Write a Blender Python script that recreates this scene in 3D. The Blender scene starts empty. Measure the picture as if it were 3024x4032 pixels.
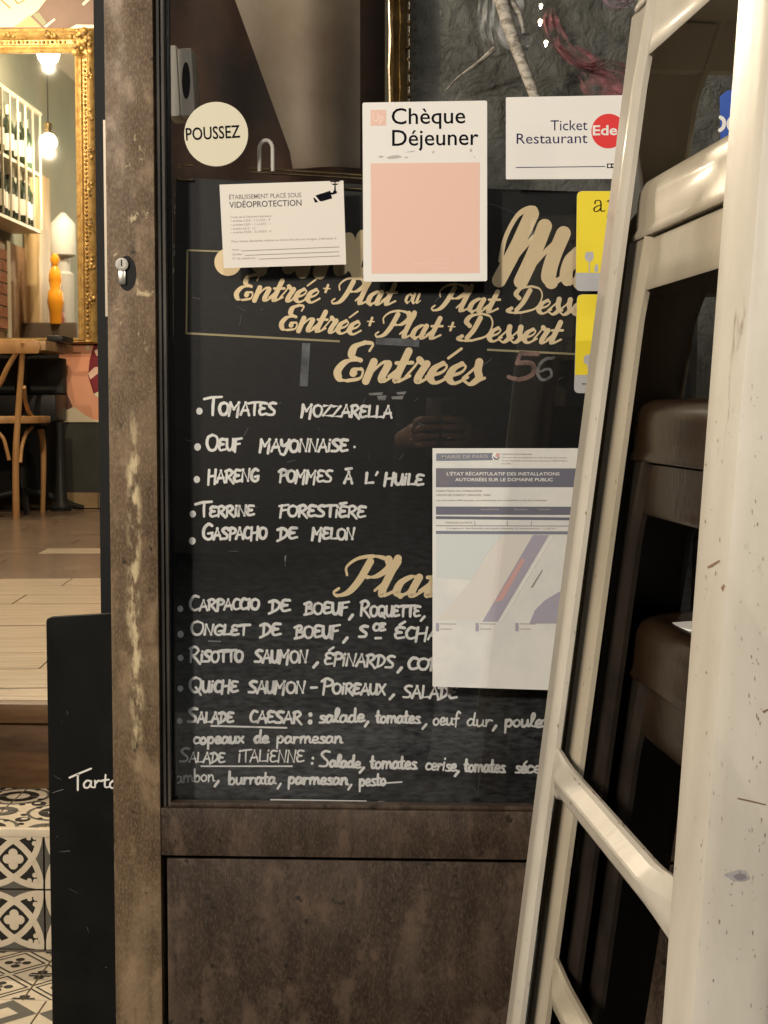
import bpy, bmesh, math, random
from mathutils import Vector, Matrix
random.seed(7)
R = math.radians
S = bpy.context.scene
COL = S.collection

# ------------------------------------------------------------------ camera
CAMY, CAMZ = -1.87, 0.93
F_PX = 6000.0
cam = bpy.data.cameras.new('camera')
cam.sensor_fit = 'VERTICAL'; cam.sensor_height = 24.0
cam.lens = F_PX / 4032.0 * 24.0
cam.clip_start = 0.02; cam.clip_end = 400
cam_o = bpy.data.objects.new('camera', cam); COL.objects.link(cam_o)
cam_o.location = (0, CAMY, CAMZ)
cam_o.rotation_euler = (R(90) - math.atan(400 / F_PX), 0, math.atan(260 / F_PX))
S.camera = cam_o
CM = cam_o.rotation_euler.to_matrix()
CO = Vector((0, CAMY, CAMZ))

# ------------------------------------------------------------------ world, sun, exposure
W = bpy.data.worlds.new('World'); S.world = W; W.use_nodes = True
wn = W.node_tree
bg = wn.nodes['Background']
sky = wn.nodes.new('ShaderNodeTexSky'); sky.sky_type = 'NISHITA'; sky.sun_disc = False
sky.sun_elevation = R(2.0); sky.sun_rotation = R(200)
wn.links.new(sky.outputs[0], bg.inputs[0]); bg.inputs[1].default_value = 0.012
sun = bpy.data.lights.new('sun', 'SUN'); sun.energy = 0.02; sun.angle = R(10); sun.color = (0.8, 0.88, 1.0)
sun_o = bpy.data.objects.new('sun', sun); COL.objects.link(sun_o)
sun_o.rotation_euler = (R(88), 0, R(-20)); sun_o['kind'] = 'structure'
S.view_settings.view_transform = 'Standard'; S.view_settings.look = 'None'
S.view_settings.exposure = 0.0; S.view_settings.gamma = 1.0; S.view_settings.use_curve_mapping = False
S.render.engine = 'CYCLES'
S.cycles.use_denoising = True
S.cycles.max_bounces = 8; S.cycles.transparent_max_bounces = 12
S.cycles.sample_clamp_indirect = 4.0
S.cycles.caustics_reflective = False; S.cycles.caustics_refractive = False


def P(px, py, Y):
    """a point of the photograph (3024 x 4032) carried out to the plane y = Y"""
    d = CM @ Vector(((px - 1512) / F_PX, -(py - 2016) / F_PX, -1.0))
    t = (Y - CAMY) / d.y
    return CO + d * t

def PZ(px, py, z):
    d = CM @ Vector(((px - 1512) / F_PX, -(py - 2016) / F_PX, -1.0))
    return CO + d * ((z - CAMZ) / d.z)

# ------------------------------------------------------------------ materials
MATS = {}
def mat(name, col, rough=0.6, metal=0.0, col2=None, scale=8.0, stretch=(1, 1, 1), detail=6, lo=0.35, hi=0.65,
        bump=0.0, bscale=None, rough2=None, spec=0.22, coat=0.0, emit=None, estr=0.0, distort=0.0, col3=None, scale3=30, lo3=.6, hi3=.75,
        stretch3=(1, 1, 1)):
    if name in MATS: return MATS[name]
    m = bpy.data.materials.new(name); m.use_nodes = True; MATS[name] = m
    nt = m.node_tree; b = nt.nodes['Principled BSDF']
    b.inputs['Base Color'].default_value = (*col, 1); b.inputs['Roughness'].default_value = rough
    b.inputs['Metallic'].default_value = metal
    b.inputs['Specular IOR Level'].default_value = spec
    b.inputs['Coat Weight'].default_value = coat; b.inputs['Coat Roughness'].default_value = 0.12
    tc = nt.nodes.new('ShaderNodeTexCoord')
    def noise(sc, st, det=detail, dist=distort):
        mp = nt.nodes.new('ShaderNodeMapping'); mp.inputs['Scale'].default_value = st
        nt.links.new(tc.outputs['Object'], mp.inputs['Vector'])
        n = nt.nodes.new('ShaderNodeTexNoise'); n.inputs['Scale'].default_value = sc
        n.inputs['Detail'].default_value = det; n.inputs['Roughness'].default_value = 0.62
        n.inputs['Distortion'].default_value = dist
        nt.links.new(mp.outputs[0], n.inputs['Vector'])
        return n
    def ramp(n, a, c, ca=(0, 0, 0), cb=(1, 1, 1)):
        r = nt.nodes.new('ShaderNodeValToRGB')
        r.color_ramp.elements[0].position = a; r.color_ramp.elements[1].position = c
        r.color_ramp.elements[0].color = (*ca, 1); r.color_ramp.elements[1].color = (*cb, 1)
        nt.links.new(n.outputs[0], r.inputs[0]); return r
    out = None
    if col2 is not None:
        n = noise(scale, stretch); r = ramp(n, lo, hi, col, col2); out = r
        if rough2 is not None:
            mr = nt.nodes.new('ShaderNodeMapRange'); mr.inputs[1].default_value = lo; mr.inputs[2].default_value = hi
            mr.inputs[3].default_value = rough; mr.inputs[4].default_value = rough2
            nt.links.new(n.outputs[0], mr.inputs[0]); nt.links.new(mr.outputs[0], b.inputs['Roughness'])
    if col3 is not None:
        n3 = noise(scale3, stretch3, 8); r3 = ramp(n3, lo3, hi3)
        mx = nt.nodes.new('ShaderNodeMixRGB'); nt.links.new(r3.outputs[0], mx.inputs[0])
        if out: nt.links.new(out.outputs[0], mx.inputs[1])
        else: mx.inputs[1].default_value = (*col, 1)
        mx.inputs[2].default_value = (*col3, 1); out = mx
    if out: nt.links.new(out.outputs[0], b.inputs['Base Color'])
    if bump:
        n2 = noise(bscale or scale * 4, stretch)
        bp = nt.nodes.new('ShaderNodeBump'); bp.inputs['Strength'].default_value = bump; bp.inputs['Distance'].default_value = 0.003
        nt.links.new(n2.outputs[0], bp.inputs['Height']); nt.links.new(bp.outputs[0], b.inputs['Normal'])
    if emit:
        b.inputs['Emission Color'].default_value = (*emit, 1); b.inputs['Emission Strength'].default_value = estr
    return m

def glass_mat(name, tint=(1, 1, 1), rough=0.0, ior=1.5):
    m = bpy.data.materials.new(name); m.use_nodes = True; nt = m.node_tree
    for n in list(nt.nodes):
        if n.type == 'BSDF_PRINCIPLED': nt.nodes.remove(n)
    out = [n for n in nt.nodes if n.type == 'OUTPUT_MATERIAL'][0]
    t = nt.nodes.new('ShaderNodeBsdfTransparent'); t.inputs[0].default_value = (*tint, 1)
    g = nt.nodes.new('ShaderNodeBsdfGlossy'); g.inputs['Roughness'].default_value = rough
    fr = nt.nodes.new('ShaderNodeFresnel'); fr.inputs[0].default_value = ior
    mx = nt.nodes.new('ShaderNodeMixShader')
    nt.links.new(fr.outputs[0], mx.inputs[0]); nt.links.new(t.outputs[0], mx.inputs[1]); nt.links.new(g.outputs[0], mx.inputs[2])
    nt.links.new(mx.outputs[0], out.inputs[0])
    MATS[name] = m
    return m

def worn_door(name, dark, tan, streak_x=None, streak_w=0.01, spec=.28):
    """old brown paint over steel: mottled, rubbed to a paler tan, with dark pits and bright rubbed streaks"""
    m = bpy.data.materials.new(name); m.use_nodes = True; MATS[name] = m
    nt = m.node_tree; b = nt.nodes['Principled BSDF']; L = nt.links.new
    tc = nt.nodes.new('ShaderNodeTexCoord')
    def noise(sc, st, det=8, rgh=.65):
        mp = nt.nodes.new('ShaderNodeMapping'); mp.inputs['Scale'].default_value = st
        L(tc.outputs['Object'], mp.inputs['Vector'])
        n = nt.nodes.new('ShaderNodeTexNoise'); n.inputs['Scale'].default_value = sc
        n.inputs['Detail'].default_value = det; n.inputs['Roughness'].default_value = rgh
        L(mp.outputs[0], n.inputs['Vector']); return n.outputs[0]
    def rng(v, a, c, x=0., y=1.):
        r = nt.nodes.new('ShaderNodeMapRange'); r.interpolation_type = 'SMOOTHSTEP'
        for i, q in enumerate((a, c, x, y)): r.inputs[i + 1].default_value = q
        L(v, r.inputs[0]); return r.outputs[0]
    def mth(op, a, c):
        r = nt.nodes.new('ShaderNodeMath'); r.operation = op
        for i, q in enumerate((a, c)):
            if isinstance(q, (int, float)): r.inputs[i].default_value = q
            else: L(q, r.inputs[i])
        return r.outputs[0]
    def mix(f, a, c):
        r = nt.nodes.new('ShaderNodeMixRGB')
        L(f, r.inputs[0])
        for i, q in ((1, a), (2, c)):
            if isinstance(q, tuple): r.inputs[i].default_value = (*q, 1)
            else: L(q, r.inputs[i])
        return r.outputs[0]
    big = noise(7, (1, 1, .6)); mid = noise(28, (1, 1, .55)); fine = noise(420, (1, 1, .45), 6)
    c = mix(rng(big, .40, .70), dark, tan)
    c = mix(mth('MULTIPLY', rng(noise(70, (1, 1, .10), 7), .44, .70), .5), c, tuple(q * .45 for q in dark))
    c = mix(mth('MULTIPLY', rng(mid, .5, .66), .55), c, tuple(min(1, q * 1.55) for q in tan))
    c = mix(mth('MULTIPLY', rng(mid, .46, .32), .6), c, tuple(q * .55 for q in dark))
    c = mix(mth('MULTIPLY', rng(fine, .42, .74), .42), c, tuple(min(1, q * 1.7) for q in tan))
    pits = rng(noise(60, (1, 1, 1), 2, .4), .68, .74)
    c = mix(mth('MULTIPLY', pits, .8), c, (.01, .008, .006))
    rough = rng(mid, .35, .65, .62, .42)
    if streak_x is not None:
        sp = nt.nodes.new('ShaderNodeSeparateXYZ'); L(tc.outputs['Object'], sp.inputs[0])
        wob = mth('MULTIPLY', mth('SUBTRACT', noise(5, (0, 0, 1), 3), .5), .03)
        dx = mth('ABSOLUTE', mth('SUBTRACT', mth('ADD', sp.outputs[0], wob), streak_x), 0)
        band = rng(dx, streak_w, streak_w * .15)
        zb = mth('MULTIPLY', rng(sp.outputs[2], .45, .56), rng(sp.outputs[2], .98, .82))
        nn = rng(noise(75, (1, 1, .35), 6), .43, .60)
        st = mth('MULTIPLY', mth('MULTIPLY', band, zb), nn)
        patch = mth('MULTIPLY', mth('MULTIPLY', rng(sp.outputs[2], 1.35, 1.28), rng(sp.outputs[2], .92, 1.0)), rng(noise(38, (1, 1, .8), 5), .60, .68))
        st = mth('MAXIMUM', st, mth('MULTIPLY', patch, .8))
        c = mix(st, c, (.62, .50, .30))
    L(c, b.inputs['Base Color']); L(rough, b.inputs['Roughness'])
    b.inputs['Specular IOR Level'].default_value = spec
    bp = nt.nodes.new('ShaderNodeBump'); bp.inputs['Strength'].default_value = .5; bp.inputs['Distance'].default_value = .0015
    L(mid, bp.inputs['Height']); L(bp.outputs[0], b.inputs['Normal'])
    return m

M_STILE = worn_door('worn_stile', (.10, .062, .034), (.23, .165, .10), streak_x=-.391, streak_w=.012)
M_DOOR = worn_door('worn_door', (.032, .0195, .0125), (.088, .062, .045))
M_BEAD = mat('bead', (.035, .032, .028), .5, col2=(.09, .08, .068), scale=20, stretch=(1, 1, .3))
M_BLACK = mat('black_paint', (.006, .006, .006), .6, spec=.2)
M_BLACK2 = mat('a_board_black', (.005, .005, .0045), .8, col2=(.009, .009, .008), scale=14, spec=.12, col3=(.020, .020, .018), scale3=26, lo3=.70, hi3=.80)
M_GLASS = glass_mat('door_glass')
M_WHITE = mat('white_paint', (.78, .76, .72), .45)
M_PAPER = mat('sticker_white', (.80, .785, .75), .5)
M_PAPER2 = mat('card_white', (.76, .72, .66), .6)
M_INK = mat('ink_black', (.004, .004, .008), .7, spec=.05)
M_GREYINK = mat('ink_grey', (.33, .30, .27), .6)
M_FAINT = mat('ink_faint', (.50, .46, .43), .6)
M_PINK = mat('pink_print', (.80, .54, .45), .5)
M_PINKW = mat('pink_white', (.86, .66, .58), .5)
M_RED = mat('red_print', (.72, .035, .035), .45)
M_NAVY = mat('navy_print', (.014, .012, .08), .6, spec=.1)
M_YEL = mat('yellow_print', (.83, .67, .035), .45)
M_GREYP = mat('grey_print', (.46, .46, .47), .5)
M_BLUE = mat('blue_print', (.025, .07, .36), .4, col2=(.05, .13, .5), scale=6)
M_GOLDP = mat('gold_lettering', (1.0, .80, .49), .5, col2=(.92, .70, .40), scale=9, lo=.45, hi=.75)
M_CHALK = mat('chalk_pen', (.97, .96, .92), .7, col2=(.60, .59, .57), scale=38, lo=.56, hi=.74)
M_CHALKF = mat('chalk_faded', (.30, .30, .29), .8, col2=(.12, .12, .12), scale=45, lo=.45, hi=.6)
M_CHALKP = mat('chalk_pink', (.33, .20, .17), .8, col2=(.10, .08, .075), scale=50, lo=.45, hi=.62)
M_TAPE = mat('clear_tape', (.10, .105, .11), .25, col2=(.20, .21, .22), scale=60)
M_CREAM2 = mat('cream_paint_darker', (.40, .35, .27), .34, col2=(.31, .27, .20), scale=11, stretch=(1, 1, .4), coat=.15, spec=.45, bump=.12, bscale=50, detail=9,
              col3=(.18, .14, .10), scale3=38, lo3=.655, hi3=.74, stretch3=(1, 1, .30))  # darker version of the cream paint, for the second stool
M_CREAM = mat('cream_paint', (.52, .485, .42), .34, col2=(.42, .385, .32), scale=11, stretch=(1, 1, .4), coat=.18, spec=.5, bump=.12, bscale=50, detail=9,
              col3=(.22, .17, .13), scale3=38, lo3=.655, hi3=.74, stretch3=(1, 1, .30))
M_BROWN = mat('brown_paint', (.012, .0065, .0035), .20, col2=(.030, .017, .009), scale=10, coat=.0, spec=.45, bump=.1, bscale=90, col3=(.10, .075, .055), scale3=60, lo3=.66, hi3=.8)
M_BROWNL = mat('brown_leg', (.008, .006, .005), .45, col2=(.022, .016, .012), scale=16)
M_GILT = mat('gilt', (.30, .18, .055), .42, metal=.4, col2=(.50, .33, .12), scale=30, bump=.6, bscale=90, col3=(.10, .055, .02), scale3=70, lo3=.56, hi3=.70)
M_GILTD = mat('gilt_dark', (.10, .06, .025), .55, metal=.3, col2=(.35, .22, .08), scale=60, lo=.45, hi=.6)
M_BRASS = mat('brass', (.60, .47, .26), .18, metal=1.0, col2=(.30, .22, .12), scale=40)
M_STEEL = mat('nickel', (.50, .47, .42), .28, metal=.9, col2=(.30, .28, .25), scale=80)
M_SILVER = mat('mirror_silver', (.86, .87, .82), .028, metal=1.0)
M_WOOD = mat('chair_wood', (.42, .24, .10), .38, col2=(.30, .16, .065), scale=18, stretch=(1, 1, .2))
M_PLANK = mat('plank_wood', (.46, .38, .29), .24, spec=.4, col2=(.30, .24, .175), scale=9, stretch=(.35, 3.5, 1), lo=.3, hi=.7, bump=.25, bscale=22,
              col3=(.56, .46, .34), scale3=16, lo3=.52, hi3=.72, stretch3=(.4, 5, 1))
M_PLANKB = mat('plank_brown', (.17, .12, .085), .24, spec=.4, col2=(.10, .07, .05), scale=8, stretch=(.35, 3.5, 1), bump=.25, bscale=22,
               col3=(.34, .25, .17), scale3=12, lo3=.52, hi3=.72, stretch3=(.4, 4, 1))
M_RISER = mat('riser_wood', (.13, .07, .03), .5, col2=(.06, .032, .015), scale=14, stretch=(.5, 1, 3))
M_GROUT = mat('grout', (.16, .13, .10), .9)
M_TCREAM = mat('tile_cream', (.64, .56, .43), .45, col2=(.56, .48, .36), scale=25)
M_TBLACK = mat('tile_black', (.018, .016, .014), .5)
M_TGREY = mat('tile_grey', (.115, .11, .09), .5, col2=(.085, .08, .07), scale=30)
M_WALLG = mat('green_grey_wall', (.042, .043, .038), .8, col2=(.06, .06, .052), scale=3, bump=.15)
M_WALLM = mat('mural_ground', (.17, .12, .10), .8, col2=(.14, .10, .085), scale=4)
M_CEIL = mat('ceiling_paint', (.55, .50, .42), .9)
M_PLASTER = mat('dark_plaster', (.06, .062, .055), .6, col2=(.12, .122, .11), scale=9, lo=.38, hi=.6, bump=1.0, bscale=30, distort=.6, spec=.5, col3=(.025, .026, .024), scale3=22, lo3=.58, hi3=.68)
MATS['dark_plaster'].node_tree.nodes['Bump'].inputs['Distance'].default_value = .012
M_CURTAIN = mat('brown_curtain', (.010, .007, .006), .9, col2=(.055, .026, .015), scale=3.2, lo=.45, hi=.75)
M_WEDGE = mat('reflection_wedge', (.27, .235, .185), .85, col2=(.16, .115, .085), scale=3.5, lo=.40, hi=.72)
M_STREET = mat('asphalt', (.06, .062, .066), .85, col2=(.045, .046, .05), scale=30, bump=.4)
M_PAVE = mat('pavement_stone', (.16, .155, .15), .8, col2=(.12, .118, .115), scale=6)
M_FACADE = mat('facade_paint', (.05, .035, .028), .6)
M_OPP = mat('opposite_wall', (.06, .06, .06), .85, col2=(.035, .035, .036), scale=2)
M_BARK = mat('pale_bark', (.60, .56, .49), .8, col2=(.26, .23, .19), scale=70, stretch=(1, 1, 2.2), lo=.45, hi=.6, bump=.5)
M_SCARF = mat('pink_net', (.26, .12, .13), .8, col2=(.10, .05, .055), scale=40)
M_BOX = mat('grey_plastic', (.62, .59, .53), .5)
M_LEATHER = mat('black_leather', (.014, .014, .015), .4)
M_BENCH = mat('bench_cloth', (.045, .048, .046), .8)
M_IRON = mat('cast_iron', (.018, .018, .018), .45)

# ------------------------------------------------------------------ mesh helpers
class MB:
    def __init__(s): s.v, s.f, s.m, s.mats = [], [], [], []
    def mi(s, m):
        if m not in s.mats: s.mats.append(m)
        return s.mats.index(m)
    def add(s, vs, fs, m):
        k = len(s.v); s.v += [Vector(q) for q in vs]; i = s.mi(m)
        for f in fs: s.f.append([a + k for a in f]); s.m.append(i)
    def box(s, a, b, m, M=None):
        x0, y0, z0 = a; x1, y1, z1 = b
        vs = [Vector(q) for q in ((x0, y0, z0), (x1, y0, z0), (x1, y1, z0), (x0, y1, z0), (x0, y0, z1), (x1, y0, z1), (x1, y1, z1), (x0, y1, z1))]
        if M: vs = [M @ q for q in vs]
        s.add(vs, [(0, 3, 2, 1), (4, 5, 6, 7), (0, 1, 5, 4), (1, 2, 6, 5), (2, 3, 7, 6), (3, 0, 4, 7)], m)
    def slab(s, quad, y0, y1, m):
        """four points in order seen from -y, given depth y0..y1"""
        vs = [Vector((q[0], y0, q[2])) for q in quad] + [Vector((q[0], y1, q[2])) for q in quad]
        n = len(quad)
        fs = [list(range(n)), list(range(2 * n - 1, n - 1, -1))] + [(i, i + n, (i + 1) % n + n, (i + 1) % n) for i in range(n)]
        s.add(vs, fs, m)
    def loft(s, rings, m, close=True, caps=True):
        n = len(rings[0]); k = len(s.v); s.v += [Vector(q) for r in rings for q in r]; i = s.mi(m)
        for a in range(len(rings) - 1):
            for b in range(n if close else n - 1):
                c = (b + 1) % n
                s.f.append([k + a * n + b, k + a * n + c, k + (a + 1) * n + c, k + (a + 1) * n + b]); s.m.append(i)
        if caps:
            s.f.append([k + b for b in range(n - 1, -1, -1)]); s.m.append(i)
            s.f.append([k + (len(rings) - 1) * n + b for b in range(n)]); s.m.append(i)
    def tube(s, pts, r, m, n=10):
        pts = [Vector(p) for p in pts]; rings = []
        rr = r if isinstance(r, (list, tuple)) else [r] * len(pts)
        up = None
        for i, p in enumerate(pts):
            t = (pts[min(i + 1, len(pts) - 1)] - pts[max(i - 1, 0)]).normalized()
            if up is None:
                up = Vector((0, 0, 1)) if abs(t.z) < .9 else Vector((1, 0, 0))
            a = t.cross(up).normalized(); b = a.cross(t).normalized(); up = b
            rings.append([p + (a * math.cos(q * 2 * math.pi / n) + b * math.sin(q * 2 * math.pi / n)) * rr[i] for q in range(n)])
        s.loft(rings, m)
    def lathe(s, c, prof, m, n=20, axis='z'):
        rings = []
        for (r, h) in prof:
            ring = []
            for q in range(n):
                a = q * 2 * math.pi / n
                if axis == 'z': ring.append(Vector(c) + Vector((r * math.cos(a), r * math.sin(a), h)))
                elif axis == 'y': ring.append(Vector(c) + Vector((r * math.cos(a), h, -r * math.sin(a))))
                else: ring.append(Vector(c) + Vector((h, r * math.cos(a), r * math.sin(a))))
            rings.append(ring)
        s.loft(rings, m)
    def build(s, name, parent=None, smooth=None, bevel=0, loc=None, rotz=None):
        me = bpy.data.meshes.new(name)
        me.from_pydata([tuple(q) for q in s.v], [], s.f)
        for m in s.mats: me.materials.append(m)
        for p, i in zip(me.polygons, s.m): p.material_index = i
        if bevel:
            bm = bmesh.new(); bm.from_mesh(me)
            bmesh.ops.bevel(bm, geom=[e for e in bm.edges if len(e.link_faces) == 2 and e.calc_face_angle(0) > .6], offset=bevel, segments=2, profile=.6, affect='EDGES')
            bm.to_mesh(me); bm.free()
            smooth = smooth or 40
        if smooth:
            for p in me.polygons: p.use_smooth = True
            me.set_sharp_from_angle(angle=R(smooth))
        o = bpy.data.objects.new(name, me); COL.objects.link(o)
        if loc is not None: o.location = loc
        if rotz is not None: o.rotation_euler = (0, 0, rotz)
        if parent is not None: o.parent = parent; 
        return o

def thing(name, label, cat, loc=(0, 0, 0), rotz=0, group=None):
    o = bpy.data.objects.new(name, None); COL.objects.link(o); o.empty_display_size = .05
    o.location = loc; o.rotation_euler = (0, 0, rotz); tag(o, label, cat, group); return o
def tag(o, label, cat, group=None):
    o['label'] = label; o['category'] = cat
    if group: o['group'] = group
    return o
def struct(o): o['kind'] = 'structure'; return o
def put(o, root):
    """parent a world-space part to a thing standing at its own base"""
    o.parent = root
    bpy.context.view_layer.update() if False else None
    o.matrix_parent_inverse = (Matrix.Translation(root.location) @ root.rotation_euler.to_matrix().to_4x4()).inverted()
    return o

def bez(pts, k=6):
    """Catmull-Rom through the points"""
    if len(pts) < 3: return [Vector(p) for p in pts]
    p = [Vector(q) for q in pts]; p = [p[0] * 2 - p[1]] + p + [p[-1] * 2 - p[-2]]; out = []
    for i in range(1, len(p) - 2):
        for j in range(k):
            t = j / k
            out.append(.5 * ((2 * p[i]) + (p[i + 1] - p[i - 1]) * t + (2 * p[i - 1] - 5 * p[i] + 4 * p[i + 1] - p[i + 2]) * t * t
                             + (3 * p[i] - p[i - 1] - 3 * p[i + 1] + p[i + 2]) * t ** 3))
    out.append(p[-2]); return out

# ------------------------------------------------------------------ stroke lettering
HAND = {
 'T': '6.4;-1.5,9 2,10 7.5,10.4|3.4,10 3.2,5 3.3,0', 'O': '7;~3.5,9.5 1.0,8 .4,4 2,.4 4.8,.4 6.3,4 5.9,8 3.2,9.6',
 'M': '8.4;.9,9.8 .8,4 .2,-1|.9,9.4 3.6,4.6 6.9,9.9 6.6,4 6.1,-1.8', 'A': '6.6;.2,0 3.3,9.8 6.2,-.2|1.2,3.4 5.4,3.8',
 'E': '6;~5.4,9.3 2.2,9.7 .8,7.6 2,5.8 3.9,5.3|~3.9,5.3 1.3,4.9 .5,2.6 1.8,.3 5.6,1.2', 'S': '6.2;~5.8,9.5 3.3,9.9 1.2,8 2.8,5.6 5.0,3.4 4.2,.6 .3,.4',
 'Z': '6.8;.7,9 5.9,9.2 .5,.6 6.6,.6', 'R': '6.6;1.2,9.6 .9,0|~.3,8.9 3.5,10.1 5.4,7.8 3.6,5.2 1.4,4.6|1.8,4.8 4.2,2 6.4,-1.2',
 'L': '5.6;1.1,9.8 .8,.5 5.4,.8', 'U': '6.4;~.6,9.5 .7,3 2.6,0 4.8,2.4 5.5,9.5|5.5,9.5 5.7,-.2', 'Y': '6.4;~.5,9.3 .9,5.6 2.8,4.8 5.2,7.2|~6.1,9.6 4.8,2.5 3,-2.6 .4,-2.2',
 'N': '7;.5,0 1.3,9.6 5.2,.2 6.4,10', 'i': '2.7;1.3,6.6 1.0,0|1.6,9.3 1.7,9.8', 'I': '2.7;1.2,9 1,0', 'H': '7;1.1,10 .4,-2|6.2,10.3 5.4,-1.5|.8,4.6 5.9,5.4',
 'G': '6.8;~6,8.8 3.8,10 1.2,7 1,2.4 3.4,.1 5.8,1.2 6,4|6.2,4.2 3.6,3.8', 'P': '6;1.6,9.5 1.0,-.8|~-.2,8.3 2.6,10.2 5.8,8.4 4.8,5.6 1.4,4.8',
 'F': '5.6;1.3,9.6 .6,-1.5|-.4,8.8 5.8,10.2|.9,4.9 4.4,5.6', 'D': '6.6;1.8,8.8 1.4,.4|~-.4,8.8 3,9.8 5.9,6.5 4.4,2.2 -.6,-1.2',
 'C': '5.8;~5.4,9.2 2.8,9.8 .8,6 1.2,1.8 3.2,.2 5.6,1.2', 'Q': '7;~3.5,9.5 1.0,8 .4,4 2,.4 4.8,.4 6.3,4 5.9,8 3.2,9.6|3.6,3 6.4,-1.8',
 'B': '6.4;1.6,9.3 1.2,.2|~0,8.6 3.6,10 4.8,7.6 1.8,5.2|~1.8,5.2 5.6,4.4 5.4,1 .2,-.6', 'X': '6.4;.8,9.5 5.8,0|5.8,9.8 .6,0',
 ',': '3;2.2,1 .6,-3.6', '-': '6;.8,4.6 5,4.8', ':': '3.4;1.2,6 1.3,6.6|1,1.4 1.1,2', "'": '3;2.4,10.5 1.4,7.6', '.': '2.5;1,0 1.1,.4', ' ': '5;',
 'a': '5.8;~4.6,4.8 2.4,5.6 .6,3.2 1.2,.5 3.2,.8 4.6,4.2|~4.6,5.2 4.5,1.4 6,.6', 'b': '5.6;~1.1,10.6 .9,4 .9,.6|~.9,2.6 2.8,5.4 4.9,3.4 3.6,.3 1,.7',
 'c': '5;~4.6,4.9 2.4,5.5 .6,2.9 1.8,.4 4.8,.9', 'd': '6;~4.6,4.6 2.4,5.5 .6,3 1.4,.5 3.4,.9 4.7,4.4|~4.9,10.6 4.5,1.4 6,.6',
 'e': '5.2;~.9,2.6 3.9,3.1 4,5 2.2,5.5 .7,3 1.8,.4 5.2,1', 'f': '4.8;~5.4,9.6 3.8,10.8 2.6,8 2.2,3 2,-1|.6,5 4.4,5.6',
 'j': '3;~1.9,5.6 1.9,0 1.4,-3.6 0,-3.8|2.1,8.6 2.2,9', 'l': '3.6;~.2,1.6 2.6,6.4 3.2,9.8 2,10.6 1.2,7.5 1.4,1.6 3.8,.6',
 'm': '8.4;1,5.4 .9,.2|~.9,2.8 2.6,5.4 4,4.4 4,.3|~4,2.8 5.8,5.4 7,4.2 7.2,1 8.4,.6', 'n': '5.8;1,5.4 .9,.2|~.9,2.8 2.8,5.4 4.4,4.2 4.5,.9 5.8,.6',
 'o': '5.2;~2.8,5.5 .8,4 .8,1.4 2.6,.3 4.4,2 4.1,4.6 2.6,5.5', 'p': '5.8;~1.2,5.6 1.1,0 1,-4.2|~1.1,3 3,5.6 5,3.8 3.8,.6 1.2,.9',
 'r': '4.6;~.8,5.4 1,3 .9,.3|~1,3 2.6,5.2 4.6,4.8', 's': '4.4;~4,5.2 1.8,5.4 1.4,4 3.4,2.4 2.8,.5 .4,.5|~2.8,.6 4.6,.8', 't': '4;~2,9.6 1.7,4 2,.8 4,.8|.3,5.6 3.8,6.2',
 'u': '5.8;~.8,5.4 .9,1.4 2.4,.3 4.3,2.4 4.6,5.4|~4.6,5.4 4.6,1.2 6,.6', 'x': '5;.8,5.4 4.6,.4|4.4,5.4 .6,.2', '5': '6;6,9.8 2,9.6 1.6,6|~1.6,6 5,6.2 5.6,2.6 3,.2 .2,.6', '6': '6;~5.4,8.6 2.4,7.4 1,3.4 2.6,.4 5.2,1.8 4.4,4.4 1.4,3.2'}
ACC = {'É': ('E', '2.6,12 5.4,14.6'), 'È': ('E', '.6,12 4.8,12.8'), 'À': ('A', '1,12.4 5.4,13'), 'é': ('e', '2.4,7.4 4.4,9.4')}
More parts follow.
